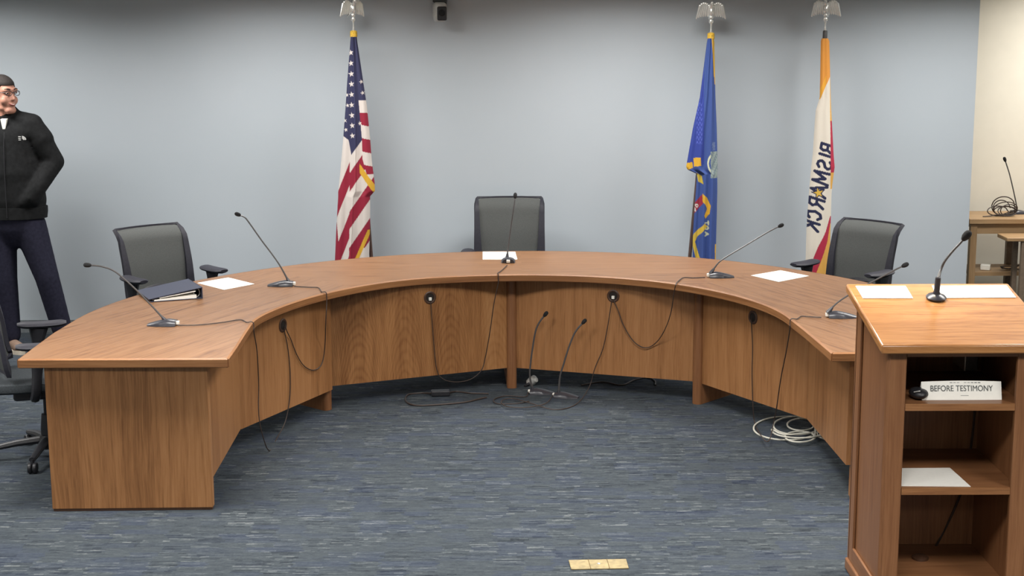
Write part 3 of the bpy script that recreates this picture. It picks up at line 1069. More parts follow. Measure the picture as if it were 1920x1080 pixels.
def make_chair(label):
    o = thing('office_chair', (0, 0, 0), label, 'chair', 'mesh-backed office chairs around the desk')
    # seat cushion
    rings = []
    for i in range(11):
        t = i / 10
        y = -0.25 + 0.49 * t
        hw = 0.245 - 0.02 * (2 * t - 1) ** 4 - (0.015 if t < 0.05 else 0)
        zt = 0.475 - 0.03 * max(0, (0.2 - t) / 0.2) ** 2 + 0.004 * t
        zb_ = 0.405 + 0.02 * max(0, (0.15 - t) / 0.15)
        ring = []
        for k in range(20):
            q = 2 * PI * k / 20
            cx, sz = math.cos(q), math.sin(q)
            ex = abs(cx) ** 0.35 * (1 if cx > 0 else -1)
            ez = abs(sz) ** 0.55 * (1 if sz > 0 else -1)
            ring.append((hw * ex, y, (zt + zb_) / 2 + (zt - zb_) / 2 * ez - 0.006 * (1 - cx * cx)))
        rings.append(ring)
    part('seat', G().loft(rings), 'seat_fabric', o)
    part('seat_pan', G().box(-0.16, 0.16, -0.12, 0.16, 0.355, 0.41), 'black_plastic', o, bevel=0.015)

    def back_pt(s, t):
        """s -1..1 across, t 0..1 up"""
        z = 0.52 + 0.47 * t
        hw = 0.230 + 0.010 * t
        y = 0.215 + 0.03 * math.sin(t * 2.2) + 0.07 * t - 0.055 * math.sin(PI * t) ** 2 * 0.4 + 0.075 * max(0, (t - 0.84) / 0.16) ** 2
        y -= 0.045 * abs(s) ** 2.6
        hw *= 1 - 0.025 * max(0, (t - 0.94) / 0.06) ** 2
        return Vector((hw * s, y, z))

    g = G()
    ns, ntt = 16, 18
    F = [[back_pt(-0.93 + 1.86 * i / ns, 0.01 + 0.985 * j / ntt) for i in range(ns + 1)] for j in range(ntt + 1)]
    va = [[g.bm.verts.new(p + Vector((0, -0.004, 0))) for p in r] for r in F]
    vb = [[g.bm.verts.new(p + Vector((0, 0.006, 0))) for p in r] for r in F]
    for j in range(ntt):
        for i in range(ns):
            g.bm.faces.new([va[j][i], va[j][i + 1], va[j + 1][i + 1], va[j + 1][i]])
            g.bm.faces.new([vb[j][i], vb[j + 1][i], vb[j + 1][i + 1], vb[j][i + 1]])
    for j in range(ntt):
        for i in (0, ns):
            g.bm.faces.new([va[j][i], va[j + 1][i], vb[j + 1][i], vb[j][i]])
    for i in range(ns):
        for j in (0, ntt):
            g.bm.faces.new([va[j][i], vb[j][i], vb[j][i + 1], va[j][i + 1]])
    part('backrest', g, 'mesh_fabric', o)
    loop = []
    for k in range(15):
        loop.append(back_pt(-1, k / 14))
    for k in range(1, 15):
        loop.append(back_pt(-1 + 2 * k / 14, 1))
    for k in range(1, 15):
        loop.append(back_pt(1, 1 - k / 14))
    for k in range(1, 14):
        loop.append(back_pt(1 - 2 * k / 14, 0))
    g = G()
    n = len(loop)
    cen = back_pt(0, 0.5)
    rings = []
    for i, p in enumerate(loop):
        a, b = loop[i - 1], loop[(i + 1) % n]
        t = (b - a).normalized()
        inw = (Vector((0, 0, back_pt(0, 0.5).z)) - Vector((p.x, 0, p.z)))
        inw -= t * t.dot(inw)
        inw.normalize()
        dep = t.cross(inw).normalized()
        side_ = abs(t.z)
        wd = 0.009 + (0.008 + 0.020 * (1 - (p.z - 0.52) / 0.47)) * side_
        if p.z > 0.97:
            wd = 0.009
        rings.append([p + inw * wd * sx + dep * 0.011 * sy for sx, sy in ((-0.7, -1), (1, -1), (1, 1), (-0.7, 1))])
    V = [[g.bm.verts.new(p) for p in r] for r in rings]
    for i in range(n):
        for k in range(4):
            g.bm.faces.new([V[i][k], V[i][(k + 1) % 4], V[(i + 1) % n][(k + 1) % 4], V[(i + 1) % n][k]])
    part('back_frame', g, 'frame_dark', o)
    # lumbar bar and spine bracket
    lum = [back_pt(s, 0.17 - 0.09 * s * s) + Vector((0, -0.012, 0)) for s in [x / 8 for x in range(-5, 6)]]
    part('lumbar_support', G().tube(lum, [0.006 + 0.012 * (1 - (abs(i - 5) / 5) ** 2) for i in range(11)], 8, flat=1.2), 'black_plastic', o)
    part('back_bracket', G().tube(spline([(0, 0.08, 0.385), (0, 0.24, 0.39), (0, 0.29, 0.46), (0, 0.285, 0.56)], 5), 0.026, 8, flat=0.6), 'black_plastic', o)
    for sx in (-1, 1):
        a = G()
        a.tube(spline([(sx * 0.15, 0.05, 0.385), (sx * 0.26, 0.05, 0.39), (sx * 0.295, 0.04, 0.44), (sx * 0.295, 0.03, 0.55), (sx * 0.295, 0.02, 0.655)], 5), [0.026] * 14 + [0.027, 0.029, 0.032, 0.037, 0.043, 0.048, 0.054], 8, flat=0.8)
        arm = part('armrest', a, 'black_plastic', o)
        rings = []
        for i in range(11):
            t = i / 10
            y = -0.13 + 0.26 * t
            hw = 0.052 * (1 - (2 * t - 1) ** 6 * 0.45)
            hh = 0.019 * (1 - (2 * t - 1) ** 8 * 0.5)
            ring = []
            for k in range(12):
                q = 2 * PI * k / 12
                ring.append((sx * 0.295 + hw * math.cos(q), y, 0.670 + hh * math.sin(q) + 0.006 * (2 * t - 1) ** 2))
            rings.append(ring)
        part('arm_pad', G().loft(rings), 'frame_dark', arm)
    part('gas_column', G().lathe([(0.035, 0.055), (0.036, 0.16), (0.030, 0.22), (0.028, 0.24), (0.015, 0.242), (0.015, 0.40)], 18), 'black_plastic', o)
    part('hub', G().lathe([(0.02, 0.05), (0.055, 0.055), (0.058, 0.10), (0.04, 0.125), (0.02, 0.128)], 18), 'black_plastic', o)
    for k in range(5):
        a = 2 * PI * k / 5 + 0.35
        c, s = math.cos(a), math.sin(a)
        leg = part('base_leg', G().tube([(0.03 * c, 0.03 * s, 0.10), (0.16 * c, 0.16 * s, 0.092), (0.30 * c, 0.30 * s, 0.072)], [0.028, 0.024, 0.018], 8, flat=0.8), 'black_plastic', o)
        g = G()
        for d in (-1, 1):
            rot = Matrix.Rotation(a, 3, 'Z') @ Matrix.Rotation(PI / 2, 3, 'X')
            g.lathe([(0.006, -0.009), (0.026, -0.009), (0.029, -0.004), (0.029, 0.004), (0.026, 0.009), (0.006, 0.009)], 16, (0.30 * c - s * 0.013 * d, 0.30 * s + c * 0.013 * d, 0.029), rot)
        g.tube([(0.30 * c, 0.30 * s, 0.03), (0.30 * c, 0.30 * s, 0.075)], 0.009, 8)
        part('caster', g, 'black_plastic', leg)
    return o


def face(o, d):
    """turn so that the sitter looks along d"""
    o.rotation_euler = (0, 0, math.atan2(d[0], -d[1]))


chair = make_chair('office chair behind the middle of the desk, facing the room straight on')
cc = at_y(955, 372, 10.74)
chair.location = (cc.x, 10.74 - 0.30, 0)
chair2 = copy_tree(chair)
chair2['label'] = 'office chair behind the dark binder, its back turned aside'
chair2.location = (-2.20, 9.60, 0)
face(chair2, (0.68, -0.73))
chair3 = copy_tree(chair)
chair3['label'] = 'office chair beside the white lettered flag, near the lectern'
chair3.location = (2.18, 9.74, -0.0)
face(chair3, (-0.74, -0.67))
chair4 = copy_tree(chair)
chair4['label'] = 'office chair cut by the frame, outside the desk wing nearest the person'
c4 = at(70, 846, 0.06)
chair4.location = (c4.x + 0.03, c4.y + 0.10, 0)
face(chair4, (0.955, 0.297))
for c_ in (chair2, chair3):              # the side chairs are set a little lower
    for ch in c_.children:
        if ch.name.split('.')[0] in ('seat', 'seat_pan', 'backrest', 'back_frame', 'lumbar_support', 'back_bracket'):
            ch.location.z -= 0.025
        elif ch.name.split('.')[0] == 'armrest':
            ch.location.z += 0.012
for ch in chair.children:                # the middle chair is set higher
    if ch.name.split('.')[0] in ('seat', 'seat_pan', 'backrest', 'back_frame', 'lumbar_support', 'back_bracket', 'armrest'):
        ch.location.z += 0.05
arms_ = [ch for ch in chair.children if ch.name.split('.')[0] == 'armrest']
arms_[0].location.z -= 0.035
arms_[1].location.z -= 0.075

# ------------------------------------------------------------------ flags
GLYPH = {
    'B': [((0, 0), (0, 1)), ((0, 1), (.55, 1)), ((.55, 1), (.7, .78)), ((.7, .78), (.55, .54)), ((0, .54), (.55, .54)), ((.55, .54), (.78, .28)), ((.78, .28), (.58, 0)), ((.58, 0), (0, 0))],
    'I': [((.3, 0), (.3, 1))],
    'S': [((.75, .85), (.5, 1)), ((.5, 1), (.2, .95)), ((.2, .95), (.05, .75)), ((.05, .75), (.2, .57)), ((.2, .57), (.6, .45)), ((.6, .45), (.75, .25)), ((.75, .25), (.55, .03)), ((.55, .03), (.2, .02)), ((.2, .02), (0, .18))],
    'M': [((0, 0), (.1, 1)), ((.1, 1), (.5, .25)), ((.5, .25), (.9, 1)), ((.9, 1), (1, 0))],
    'A': [((0, 0), (.45, 1)), ((.45, 1), (.9, 0)), ((.18, .36), (.72, .36))],
    'R': [((0, 0), (0, 1)), ((0, 1), (.55, 1)), ((.55, 1), (.72, .76)), ((.72, .76), (.55, .5)), ((0, .5), (.55, .5)), ((.4, .5), (.8, 0))],
    'C': [((.8, .8), (.55, 1)), ((.55, 1), (.2, .9)), ((.2, .9), (0, .5)), ((0, .5), (.2, .1)), ((.2, .1), (.55, 0)), ((.55, 0), (.8, .2))],
    'K': [((0, 0), (0, 1)), ((0, .45), (.75, 1)), ((.25, .62), (.8, 0))],
    'D': [((0, 0), (0, 1)), ((0, 1), (.45, 1)), ((.45, 1), (.8, .7)), ((.8, .7), (.8, .3)), ((.8, .3), (.45, 0)), ((.45, 0), (0, 0))],
    'T': [((.4, 0), (.4, 1)), ((0, 1), (.8, 1))],
    'O': [((.4, 1), (.05, .7)), ((.05, .7), (.05, .3)), ((.05, .3), (.4, 0)), ((.4, 0), (.75, .3)), ((.75, .3), (.75, .7)), ((.75, .7), (.4, 1))],
}


def seg_d(p, a, b):
    ax, ay = a
    bx, by = b
    dx, dy = bx - ax, by - ay
    t = max(0, min(1, ((p[0] - ax) * dx + (p[1] - ay) * dy) / (dx * dx + dy * dy)))
    return math.hypot(p[0] - ax - t * dx, p[1] - ay - t * dy)


class Letter:
    def __init__(s, ch, org, adv, up, thick):
        s.segs = []
        for a, b in GLYPH[ch]:
            f = lambda q: (org[0] + adv[0] * q[0] + up[0] * q[1], org[1] + adv[1] * q[0] + up[1] * q[1])
            s.segs.append((f(a), f(b)))
        xs = [p[0] for sg in s.segs for p in sg]
        ys = [p[1] for sg in s.segs for p in sg]
        s.box = (min(xs) - thick, max(xs) + thick, min(ys) - thick, max(ys) + thick)
        s.th = thick

    def hit(s, x, y):
        if not (s.box[0] <= x <= s.box[1] and s.box[2] <= y <= s.box[3]):
            return False
        return any(seg_d((x, y), a, b) < s.th for a, b in s.segs)


def star_hit(x, y, cx, cy, r, rot=0.0):
    dx, dy = x - cx, y - cy
    d = math.hypot(dx, dy)
    if d > r:
        return False
    a = (math.atan2(dx, -dy) + rot) % (2 * PI / 5)
    a = abs(a - PI / 5)          # 0 at a notch, pi/5 at a tip
    a = PI / 5 - a
    ri = 0.40 * r
    # line from tip (r,0) to notch (ri at pi/5)
    nx, ny = ri * math.cos(PI / 5), ri * math.sin(PI / 5)
    px, py = d * math.cos(a), d * math.sin(a)
    return (nx - r) * (py - 0) - (ny - 0) * (px - r) >= 0


def in_poly(x, y, P):
    c = False
    for (x0, y0), (x1, y1) in zip(P, P[1:] + P[:1]):
        if (y0 > y) != (y1 > y) and x < (x1 - x0) * (y - y0) / (y1 - y0) + x0:
            c = not c
    return c


def drape(rows, colour, Y, nx, ny, folds, depth, parent, sharp=None, tail=0.30):
    """cloth hanging in folds round the pole: a closed pleated sleeve; rows = (height row, left, right)"""
    y0, y1 = rows[0][0], rows[-1][0]
    cols = []
    verts = []
    nb = nx // 2
    for j in range(ny + 1):
        py = lerp(y0, y1, j / ny)
        xl, xr = interp(rows, py)
        t = j / ny
        z = None
        for i in range(nx + 1):
            s = i / nx
            px = lerp(xl, xr, s)
            P = at_y(px, py, Y)
            bulge = depth * (0.35 + 0.65 * t) * math.sin(PI * min(max(s, 0.0), 1.0)) ** 0.6
            rip = folds(s, t)
            verts.append((P.x, Y - bulge - rip * (0.25 + 0.75 * t) * math.sin(PI * s) ** 0.4, P.z))
            cols.append(colour(px, py))
        for i in range(1, nb):
            s = 1 - i / nb
            px = lerp(xl, xr, s)
            P = at_y(px, py, Y)
            rip = 0.010 * math.sin(s * 19 + 1.0)
            verts.append((P.x, Y + depth * 0.6 * (0.3 + 0.7 * t) * math.sin(PI * s) ** 0.6 + rip * t, P.z))
            cols.append(colour(lerp(xl, xr, 0.15 + 0.7 * (1 - s)), py))
    ring = nx + 1 + nb - 1
    faces = []
    for j in range(ny):
        for i in range(ring):
            a, b = j * ring + i, j * ring + (i + 1) % ring
            faces.append((a, b, b + ring, a + ring))
    faces.append(tuple(range(ring))[::-1])
    faces.append(tuple(range(ny * ring, ny * ring + ring)))
    me = bpy.data.meshes.new('flag_cloth')
    me.from_pydata(verts, [], faces)
    me.update()
    at_ = me.color_attributes.new('dye', 'FLOAT_COLOR', 'POINT')
    flat = []
    for c in cols:
        flat += list(c)
    at_.data.foreach_set('color', flat)
    return link('flag_cloth', me, 'flag_cloth', parent)


def eagle(parent, c, yaw, h=1.0):
    """chrome eagle with half-raised wings standing on a ball; c = top of the ferrule"""
    rz = Matrix.Rotation(yaw, 3, 'Z')
    f = part('finial_stem', G().lathe([(0.008, -0.005), (0.010, 0.0), (0.007, 0.02), (0.006, 0.05), (0.009, 0.062), (0.016, 0.067), (0.019, 0.078), (0.016, 0.088), (0.006, 0.092)], 14, c), 'chrome', parent)
    e = c + Vector((0, 0, 0.092))
    K = 1.28
    rk = rz @ Matrix.Scale(K, 3)
    g = G()
    g.ball(e + Vector((0, 0, 0.014)), (0.017, 0.017, 0.015))
    g.ball(e + rk @ Vector((0, 0.004, 0.048)), (0.021, 0.027, 0.043), rz @ Matrix.Rotation(-0.25, 3, 'X'))
    g.ball(e + rk @ Vector((0, -0.014, 0.088)), (0.014, 0.019, 0.015), rz)
    g.cap(e + rk @ Vector((0, -0.026, 0.087)), e + rk @ Vector((0, -0.034, 0.081)), 0.005, 0.002, 8)
    g.cap(e + rk @ Vector((0, -0.006, 0.068)), e + rk @ Vector((0, -0.012, 0.084)), 0.013, 0.010, 10)
    g.cap(e + rk @ Vector((0, 0.02, 0.03)), e + rk @ Vector((0, 0.05, 0.004)), 0.012, 0.009, 10, 0.4, rk @ Vector((1, 0, 0)))
    b = part('eagle', g, 'chrome', f)
    for sx in (-1, 1):
        w = G()
        # arched leading edge with hanging feathers
        for k in range(6):
            t = k / 5
            root = e + rk @ Vector((sx * (0.012 + 0.050 * t), 0.004, 0.072 + 0.020 * math.sin(PI * t * 0.8) - 0.012 * t))
            tip = e + rk @ Vector((sx * (0.018 + 0.062 * t), 0.010, 0.018 + 0.008 * t - 0.02 * t * t))
            w.cap(root, tip, 0.0125, 0.006, 8, 0.5, rk @ Vector((1, 0, 0)))
        part('wing', w, 'chrome', b)


def flag_stand(name, label, top_px, low_px, Y, ferrule, fmat):
    T0 = at_y(*top_px, Y)
    L0 = at_y(*low_px, Y)
    d = (L0 - T0)
    foot = T0 + d * (T0.z / (T0.z - L0.z))
    o = thing(name, (foot.x, foot.y, 0), label, 'flag', 'flags on poles along the back wall')
    part('pole', G().tube([(foot.x, foot.y, 0.02), (L0.x, L0.y, L0.z), (T0.x, T0.y, T0.z)], [0.014, 0.0135, 0.011], 12), 'pole_wood', o)
    part('pole_base', G().lathe([(0.005, 0.0), (0.15, 0.0), (0.155, 0.015), (0.12, 0.032), (0.05, 0.05), (0.028, 0.09), (0.018, 0.1)], 28, (foot.x, foot.y, 0)), 'brass_dark', o)
    fr_ = 0.017 if ferrule > 0.06 else 0.026
    part('ferrule', G().lathe([(0.012, -ferrule), (fr_, -ferrule + 0.004), (fr_ - 0.001, -0.006), (0.012, 0.0)], 14, T0 + Vector((0, -0.004, 0.0))), fmat, o)
    return o, T0


FY = 10.72
RED, WHT, NVY, GLD = lin(146, 36, 58), lin(214, 206, 200), lin(52, 53, 84), lin(214, 168, 56)

# striped flag with stars
o, T0 = flag_stand('striped_flag', 'red and white striped flag with white stars on navy, on eagle-topped pole', (663, 57), (696, 480), 10.76, 0.05, 'gold_fringe')
eagle(o, T0, 0.75)
ST = [(658, 98.6), (658.5, 118.5), (659.3, 138.5), (659.6, 157.5), (659.8, 177), (660, 196.5), (660.5, 216), (661, 235), (661.5, 254)]
ST2 = [(650.5, 178), (652, 197.5), (647, 226), (649, 243), (678, 153), (680.5, 174), (675.5, 231), (644, 262)]


def us_col(x, y):
    for cx, cy in ST:
        if star_hit(x, y, cx, cy, 5.8, 0.15):
            return WHT
    for cx, cy in ST2:
        if star_hit(x, y, cx, cy, 4.2, 0.3):
            return WHT
    X, Yv = (x - 580) * 2.16, y * 2.16
    # right hand fold with level stripes
    fx = interp([(400, 200), (470, 206), (560, 214), (640, 216), (720, 238)], Yv)[0]
    if Yv > 405 and X > fx and Yv < 705:
        if Yv < 455:
            return WHT
        yy = Yv - (X - fx) * 0.25
        return RED if int((yy - 450) // 54) % 2 == 0 else WHT
    # gold fringe of the turned-up corner and of the lower edge
    if 205 < X and abs((Yv - (690 + (X - 212) * 1.45))) < 19:
        return GLD
    if abs((X - (243 - (Yv - 935) * 0.44))) < 8 and Yv > 930:
        return GLD
    cb = interp([(135, 548), (160, 566), (172, 626), (215, 566)], X)[0] if X < 216 else 560
    if Yv < cb:
        return NVY
    if X < 165:
        c = Yv + 2.5 * (X - 165)
        if Yv > 900 and X < 127 - (1050 - Yv) * 0.1:
            return RED
        return WHT if (c < 655 or 748 < c < 862 or 960 < c < 1030) else RED
    c = Yv + 1.45 * (X - 165)
    if c > 1030 and X > 196 - (Yv - 1045) * .4 and Yv > 1000:
        return WHT
    return WHT if (c < 700 or 775 < c < 855 or 925 < c < 1000 or c > 1090) else RED


drape([(69, 657.5, 669), (76, 657, 669.7), (153, 651, 681), (199, 648, 688), (259, 643.5, 694), (300, 640, 697), (343, 636, 702.5), (358, 634, 703), (368, 634, 694), (420, 631, 694), (486, 628, 692), (540, 630, 690), (600, 634, 690)],
      us_col, FY, 104, 480, lambda s, t: 0.016 * math.sin(s * 15.5 + 0.6) + (0.012 if 0.42 < s < 0.5 else 0), 0.055, o)

# blue flag with gold fringe
o, T0 = flag_stand('blue_flag', 'dark blue flag with gold fringe and a faint seal, on eagle-topped pole', (1333, 61), (1293.5, 480), 10.76, 0.05, 'gold_fringe')
eagle(o, T0, 0.05)
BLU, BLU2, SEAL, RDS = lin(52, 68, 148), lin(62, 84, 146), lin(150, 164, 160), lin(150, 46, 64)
LDA = [Letter('D', (1302.8, 384), (4.0, -3.2), (3.2, 4.0), 0.9), Letter('A', (1299, 392.5), (4.0, -3.2), (3.0, 4.2), 0.9)]
SQ = [Letter('T', (1321, 414), (0, 7), (6, 0), 1.3), Letter('O', (1321, 423), (0, 8), (6, 0), 1.3), Letter('A', (1321, 434), (0, 8), (6, 0), 1.3)]


def nd_col(x, y):
    X, Yv = (x - 1240) * 2.0775, y * 2.0775
    if in_poly(X, Yv, [(92, 636), (120, 630), (122, 652), (95, 666)]) or in_poly(X, Yv, [(124, 614), (151, 612), (153, 644), (126, 648)]):
        return GLD
    if in_poly(X, Yv, [(137, 672), (156, 684), (162, 716), (142, 706)]):
        return lin(196, 172, 66)
    if in_poly(X, Yv, [(158, 752), (176, 768), (190, 800), (186, 830), (170, 850), (164, 838), (176, 812), (170, 796), (158, 784)]):
        return GLD
    if in_poly(X, Yv, [(166, 868), (178, 880), (140, 918), (130, 940), (150, 1010), (134, 1010), (116, 934), (126, 908)]):
        return lin(206, 176, 70)
    if in_poly(X, Yv, [(119, 800), (157, 756), (160, 790), (120, 840)]):
        return WHT if any(l.hit(x, y) for l in LDA) else RDS
    if any(l.hit(x, y) for l in SQ):
        return lin(196, 200, 168)
    # seal: shield block with a pale laurel curve
    if 190 < X < 220 and 590 < Yv < 692:
        k = math.sin(X * 0.9) * math.sin(Yv * 0.35) + 0.6 * math.sin(Yv * 0.13 + X * .3)
        return SEAL if k > -0.2 else lin(106, 122, 134)
    dd = math.hypot((X - 202) / 1.0, (Yv - 636) / 1.6)
    if 19 < dd < 25 and X < 196:
        return lin(206, 210, 180)
    if 552 < Yv < 584 and 197 < X < 209 and math.sin(Yv * .5 + X) > -0.2:
        return lin(120, 136, 170)
    if X > 208 - (0.0 if Yv > 900 else 3.0) and (950 < Yv or Yv < 330) and X > (206 if Yv > 900 else 199 + (Yv - 150) * 0.045):
        return GLD
    if Yv < 300 and X > interp([(150, 195), (300, 204)], Yv)[0]:
        return GLD
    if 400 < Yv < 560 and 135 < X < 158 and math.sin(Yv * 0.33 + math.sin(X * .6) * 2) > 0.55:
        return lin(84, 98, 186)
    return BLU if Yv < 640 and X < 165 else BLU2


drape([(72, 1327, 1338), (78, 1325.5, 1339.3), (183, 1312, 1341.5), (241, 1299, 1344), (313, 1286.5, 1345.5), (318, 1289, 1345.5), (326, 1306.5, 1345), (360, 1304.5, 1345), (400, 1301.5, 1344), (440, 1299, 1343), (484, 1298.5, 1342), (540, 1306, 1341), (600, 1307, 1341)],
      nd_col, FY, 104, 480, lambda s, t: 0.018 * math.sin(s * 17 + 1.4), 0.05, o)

# white, orange and red flag with mirrored lettering
o, T0 = flag_stand('lettered_flag', 'white flag with dark mirrored lettering, orange top and red stripe, on eagle-topped pole', (1547, 57), (1538, 480), 10.76, 0.066, 'ferrule_dark')
eagle(o, T0, -0.45)
ORG, CRM, RD2, GD2, INK = lin(222, 150, 66), lin(224, 216, 202), lin(176, 48, 72), lin(220, 168, 84), lin(40, 44, 74)
LT = []
adv0, upv = (-0.21, 0.978), (-0.955, -0.30)
for ch, yc, wd, hh in (('B', 283, 17, 27), ('I', 297, 14, 27), ('S', 313, 18, 27), ('M', 335, 21, 29), ('A', 360, 23, 28), ('R', 384, 18, 27), ('C', 406, 17, 26), ('K', 427, 17, 25)):
    bx = 1557.5 + (yc - 313) * -0.215
    org = (bx - adv0[0] * wd * 0.42, yc - adv0[1] * wd * 0.42)
    LT.append(Letter(ch, org, (adv0[0] * wd, adv0[1] * wd), (upv[0] * hh, upv[1] * hh), 2.7))


def city_col(x, y):
    X, Yv = (x - 1240) * 2.0775, y * 2.0775
    if star_hit(x, y, 1533, 361, 9.5, 0.2):
        return lin(216, 178, 76)
    if star_hit(x, y, 1533, 361, 14.5, 0.2):
        return INK
    if X > 657 and Yv > 470:
        if Yv < 672:
            return RD2
        if Yv < 735:
            return GD2
    if any(l.hit(x, y) for l in LT):
        return INK
    lo = interp([(618, 385), (640, 330), (658, 296)], X)[0]
    if Yv < lo:
        return lin(232, 168, 60) if Yv > lo - 38 and X < 640 else ORG
    if X > 656 and Yv < 480:
        return GD2
    if Yv > 840:
        a = interp([(840, 657), (900, 636), (960, 606), (1010, 586), (1060, 566)], Yv)[0]
        b = interp([(860, 659), (940, 644), (1000, 622), (1060, 600)], Yv)[0]
        if X > b and Yv > 870:
            return GD2
        if X > a:
            return RD2
    return CRM


drape([(72, 1540.5, 1552.5), (77, 1539, 1555), (183, 1537, 1557.5), (207, 1529.5, 1558.5), (231, 1527.5, 1560), (289, 1524, 1563), (313, 1521, 1565), (347, 1518, 1560.5), (366, 1516.5, 1559), (404, 1513.5, 1558), (433, 1512, 1557), (500, 1510, 1555.5), (560, 1508, 1554), (600, 1508, 1554)],
      city_col, FY, 104, 480, lambda s, t: 0.009 * math.sin(s * 11 + 0.3), 0.05, o)

# ------------------------------------------------------------------ camera on the back wall
pz = at_y(824, 24, 10.86)
o = thing('wall_camera', (pz.x, WALLY - 0.01, pz.z), 'small silver and black room camera mounted high on the blue wall', 'camera')
part('wall_bracket', G().box(pz.x - 0.05, pz.x + 0.05, WALLY - 0.14, WALLY - 0.001, pz.z + 0.075, pz.z + 0.10, 'x').box(pz.x - 0.045, pz.x + 0.045, WALLY - 0.02, WALLY - 0.001, pz.z + 0.02, pz.z + 0.10), 'grey_plastic', o, bevel=0.004)
part('camera_body', G().lathe([(0.01, -0.062), (0.036, -0.062), (0.046, -0.05), (0.050, -0.02), (0.050, 0.055), (0.044, 0.066), (0.03, 0.075)], 28, (pz.x, 10.90, pz.z)), 'silver', o)
part('camera_front', G().box(pz.x - 0.016, pz.x + 0.052, 10.838, 10.875, pz.z - 0.055, pz.z + 0.045), 'black_plastic', o, bevel=0.010)
part('lens', G().lathe([(0.003, 0.0), (0.020, 0.0), (0.024, 0.008), (0.024, 0.02), (0.02, 0.022)], 20, (pz.x + 0.018, 10.828, pz.z), Matrix.Rotation(-PI / 2, 3, 'X')), 'foam', o)

# ------------------------------------------------------------------ brass plate in the carpet
p0, p1, p2, p3 = at(1066, 1052), at(1174, 1050), at(1179, 1067), at(1071, 1069)
cx = (p0 + p1 + p2 + p3) / 4
o = thing('floor_outlet', cx, 'brass floor outlet cover set flush in the carpet', 'floor outlet')


def quad_slab(a, b, c, d, z0, z1):
    return G().hull8([Vector((*v.xy, z0)) for v in (d, c, b, a)] + [Vector((*v.xy, z1)) for v in (d, c, b, a)])


part('cover_plate', quad_slab(p0, p1, p2, p3, 0.0, 0.006), 'brass', o, bevel=0.002)
for t in (0.34, 0.665):
    a, b = p0.lerp(p1, t), p3.lerp(p2, t)
    part('seam', G().tube([a + Vector((0, 0, 0.006)), b + Vector((0, 0, 0.006))], 0.0016, 6), 'brass_dark', o)
mid = (p0 + p1 + p2 + p3) / 4
part('latch_screw', G().lathe([(0.001, 0.005), (0.008, 0.005), (0.007, 0.0085), (0.001, 0.0095)], 14, mid), 'chrome', o)

# ------------------------------------------------------------------ lectern
LX0, LX1, LYF, LYB = 1.430, 1.985, 5.52, 6.07
le = thing('lectern', ((LX0 + LX1) / 2, (LYF + LYB) / 2, 0), 'tall open-backed oak lectern with sloping top and two shelves', 'lectern')
TF = (5.48, 1.109)      # front lip y, z
TB = (6.11, 1.232)


def topz(y):
    return TF[1] + (y - TF[0]) / (TB[0] - TF[0]) * (TB[1] - TF[1])


TX0, TX1 = 1.388, 2.062
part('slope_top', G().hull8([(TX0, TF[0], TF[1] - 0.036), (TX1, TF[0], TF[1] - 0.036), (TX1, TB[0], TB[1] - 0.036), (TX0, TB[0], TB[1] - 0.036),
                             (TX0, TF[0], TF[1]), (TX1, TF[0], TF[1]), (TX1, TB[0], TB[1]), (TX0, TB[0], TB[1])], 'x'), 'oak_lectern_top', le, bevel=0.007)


def leaf_wall(x0, x1, y0, y1, z0):
    a, b = topz(y0) - 0.037, topz(y1) - 0.037
    return [(x0, y0, z0), (x1, y0, z0), (x1, y1, z0), (x0, y1, z0), (x0, y0, a), (x1, y0, a), (x1, y1, b), (x0, y1, b)]


for x0, s in ((LX0 + 0.012, 1), (LX1 - 0.034, -1)):
    sp_ = part('side_panel', G().hull8(leaf_wall(x0, x0 + 0.022, LYF + 0.02, LYB - 0.01, 0.05)), 'oak_lectern', le)
    xo = LX0 if s > 0 else LX1 - 0.012
    for ya, yb in ((LYB - 0.075, LYB), (LYF + 0.02, LYF + 0.085)):
        part('side_stile', G().hull8(leaf_wall(xo, xo + 0.012, ya, yb, 0.05)), 'oak_lectern', sp_, bevel=0.004)
    part('side_rail', G().box(xo, xo + 0.012, LYF + 0.08, LYB - 0.07, 0.05, 0.12, 'y'), 'oak_lectern', sp_, bevel=0.004)
part('front_panel', G().hull8(leaf_wall(LX0, LX1, LYB - 0.012, LYB + 0.010, 0.05)), 'oak_lectern', le)
for x0, x1 in ((LX0, 1.497), (1.917, LX1)):
    st_ = part('face_stile', G().hull8(leaf_wall(x0, x1, LYF, LYF + 0.022, 0.05)), 'oak_lectern', le, bevel=0.004)
    part('corner_bead', G().tube([((x0 if x0 < 1.6 else x1), LYF + 0.011, 0.05), ((x0 if x0 < 1.6 else x1), LYF + 0.011, topz(LYF + .011) - 0.037)], 0.010, 10), 'oak_lectern', st_)
part('face_rail', G().box(1.497, 1.917, LYF, LYF + 0.02, topz(LYF) - 0.062, topz(LYF) - 0.038, 'x'), 'oak_lectern', le)
for zt in (0.870, 0.536):
    sf = part('shelf', G().box(LX0 + 0.034, LX1 - 0.034, LYF + 0.008, LYB - 0.012, zt - 0.026, zt, 'x'), 'oak_lectern', le, bevel=0.002)
    part('shelf_edge', G().box(1.498, 1.916, LYF + 0.001, LYF + 0.0085, zt - 0.0265, zt + 0.0005, 'x'), 'oak_edge', sf)
part('bottom_board', G().box(LX0 + 0.034, LX1 - 0.034, LYF + 0.002, LYB - 0.012, 0.09, 0.115, 'x'), 'oak_lectern', le)
part('plinth', G().box(LX0 - 0.010, LX1 + 0.010, LYF - 0.010, LYB + 0.012, 0.0, 0.05, 'x'), 'oak_lectern', le, bevel=0.006)
bp_ = at_y(1808, 690, 5.90)
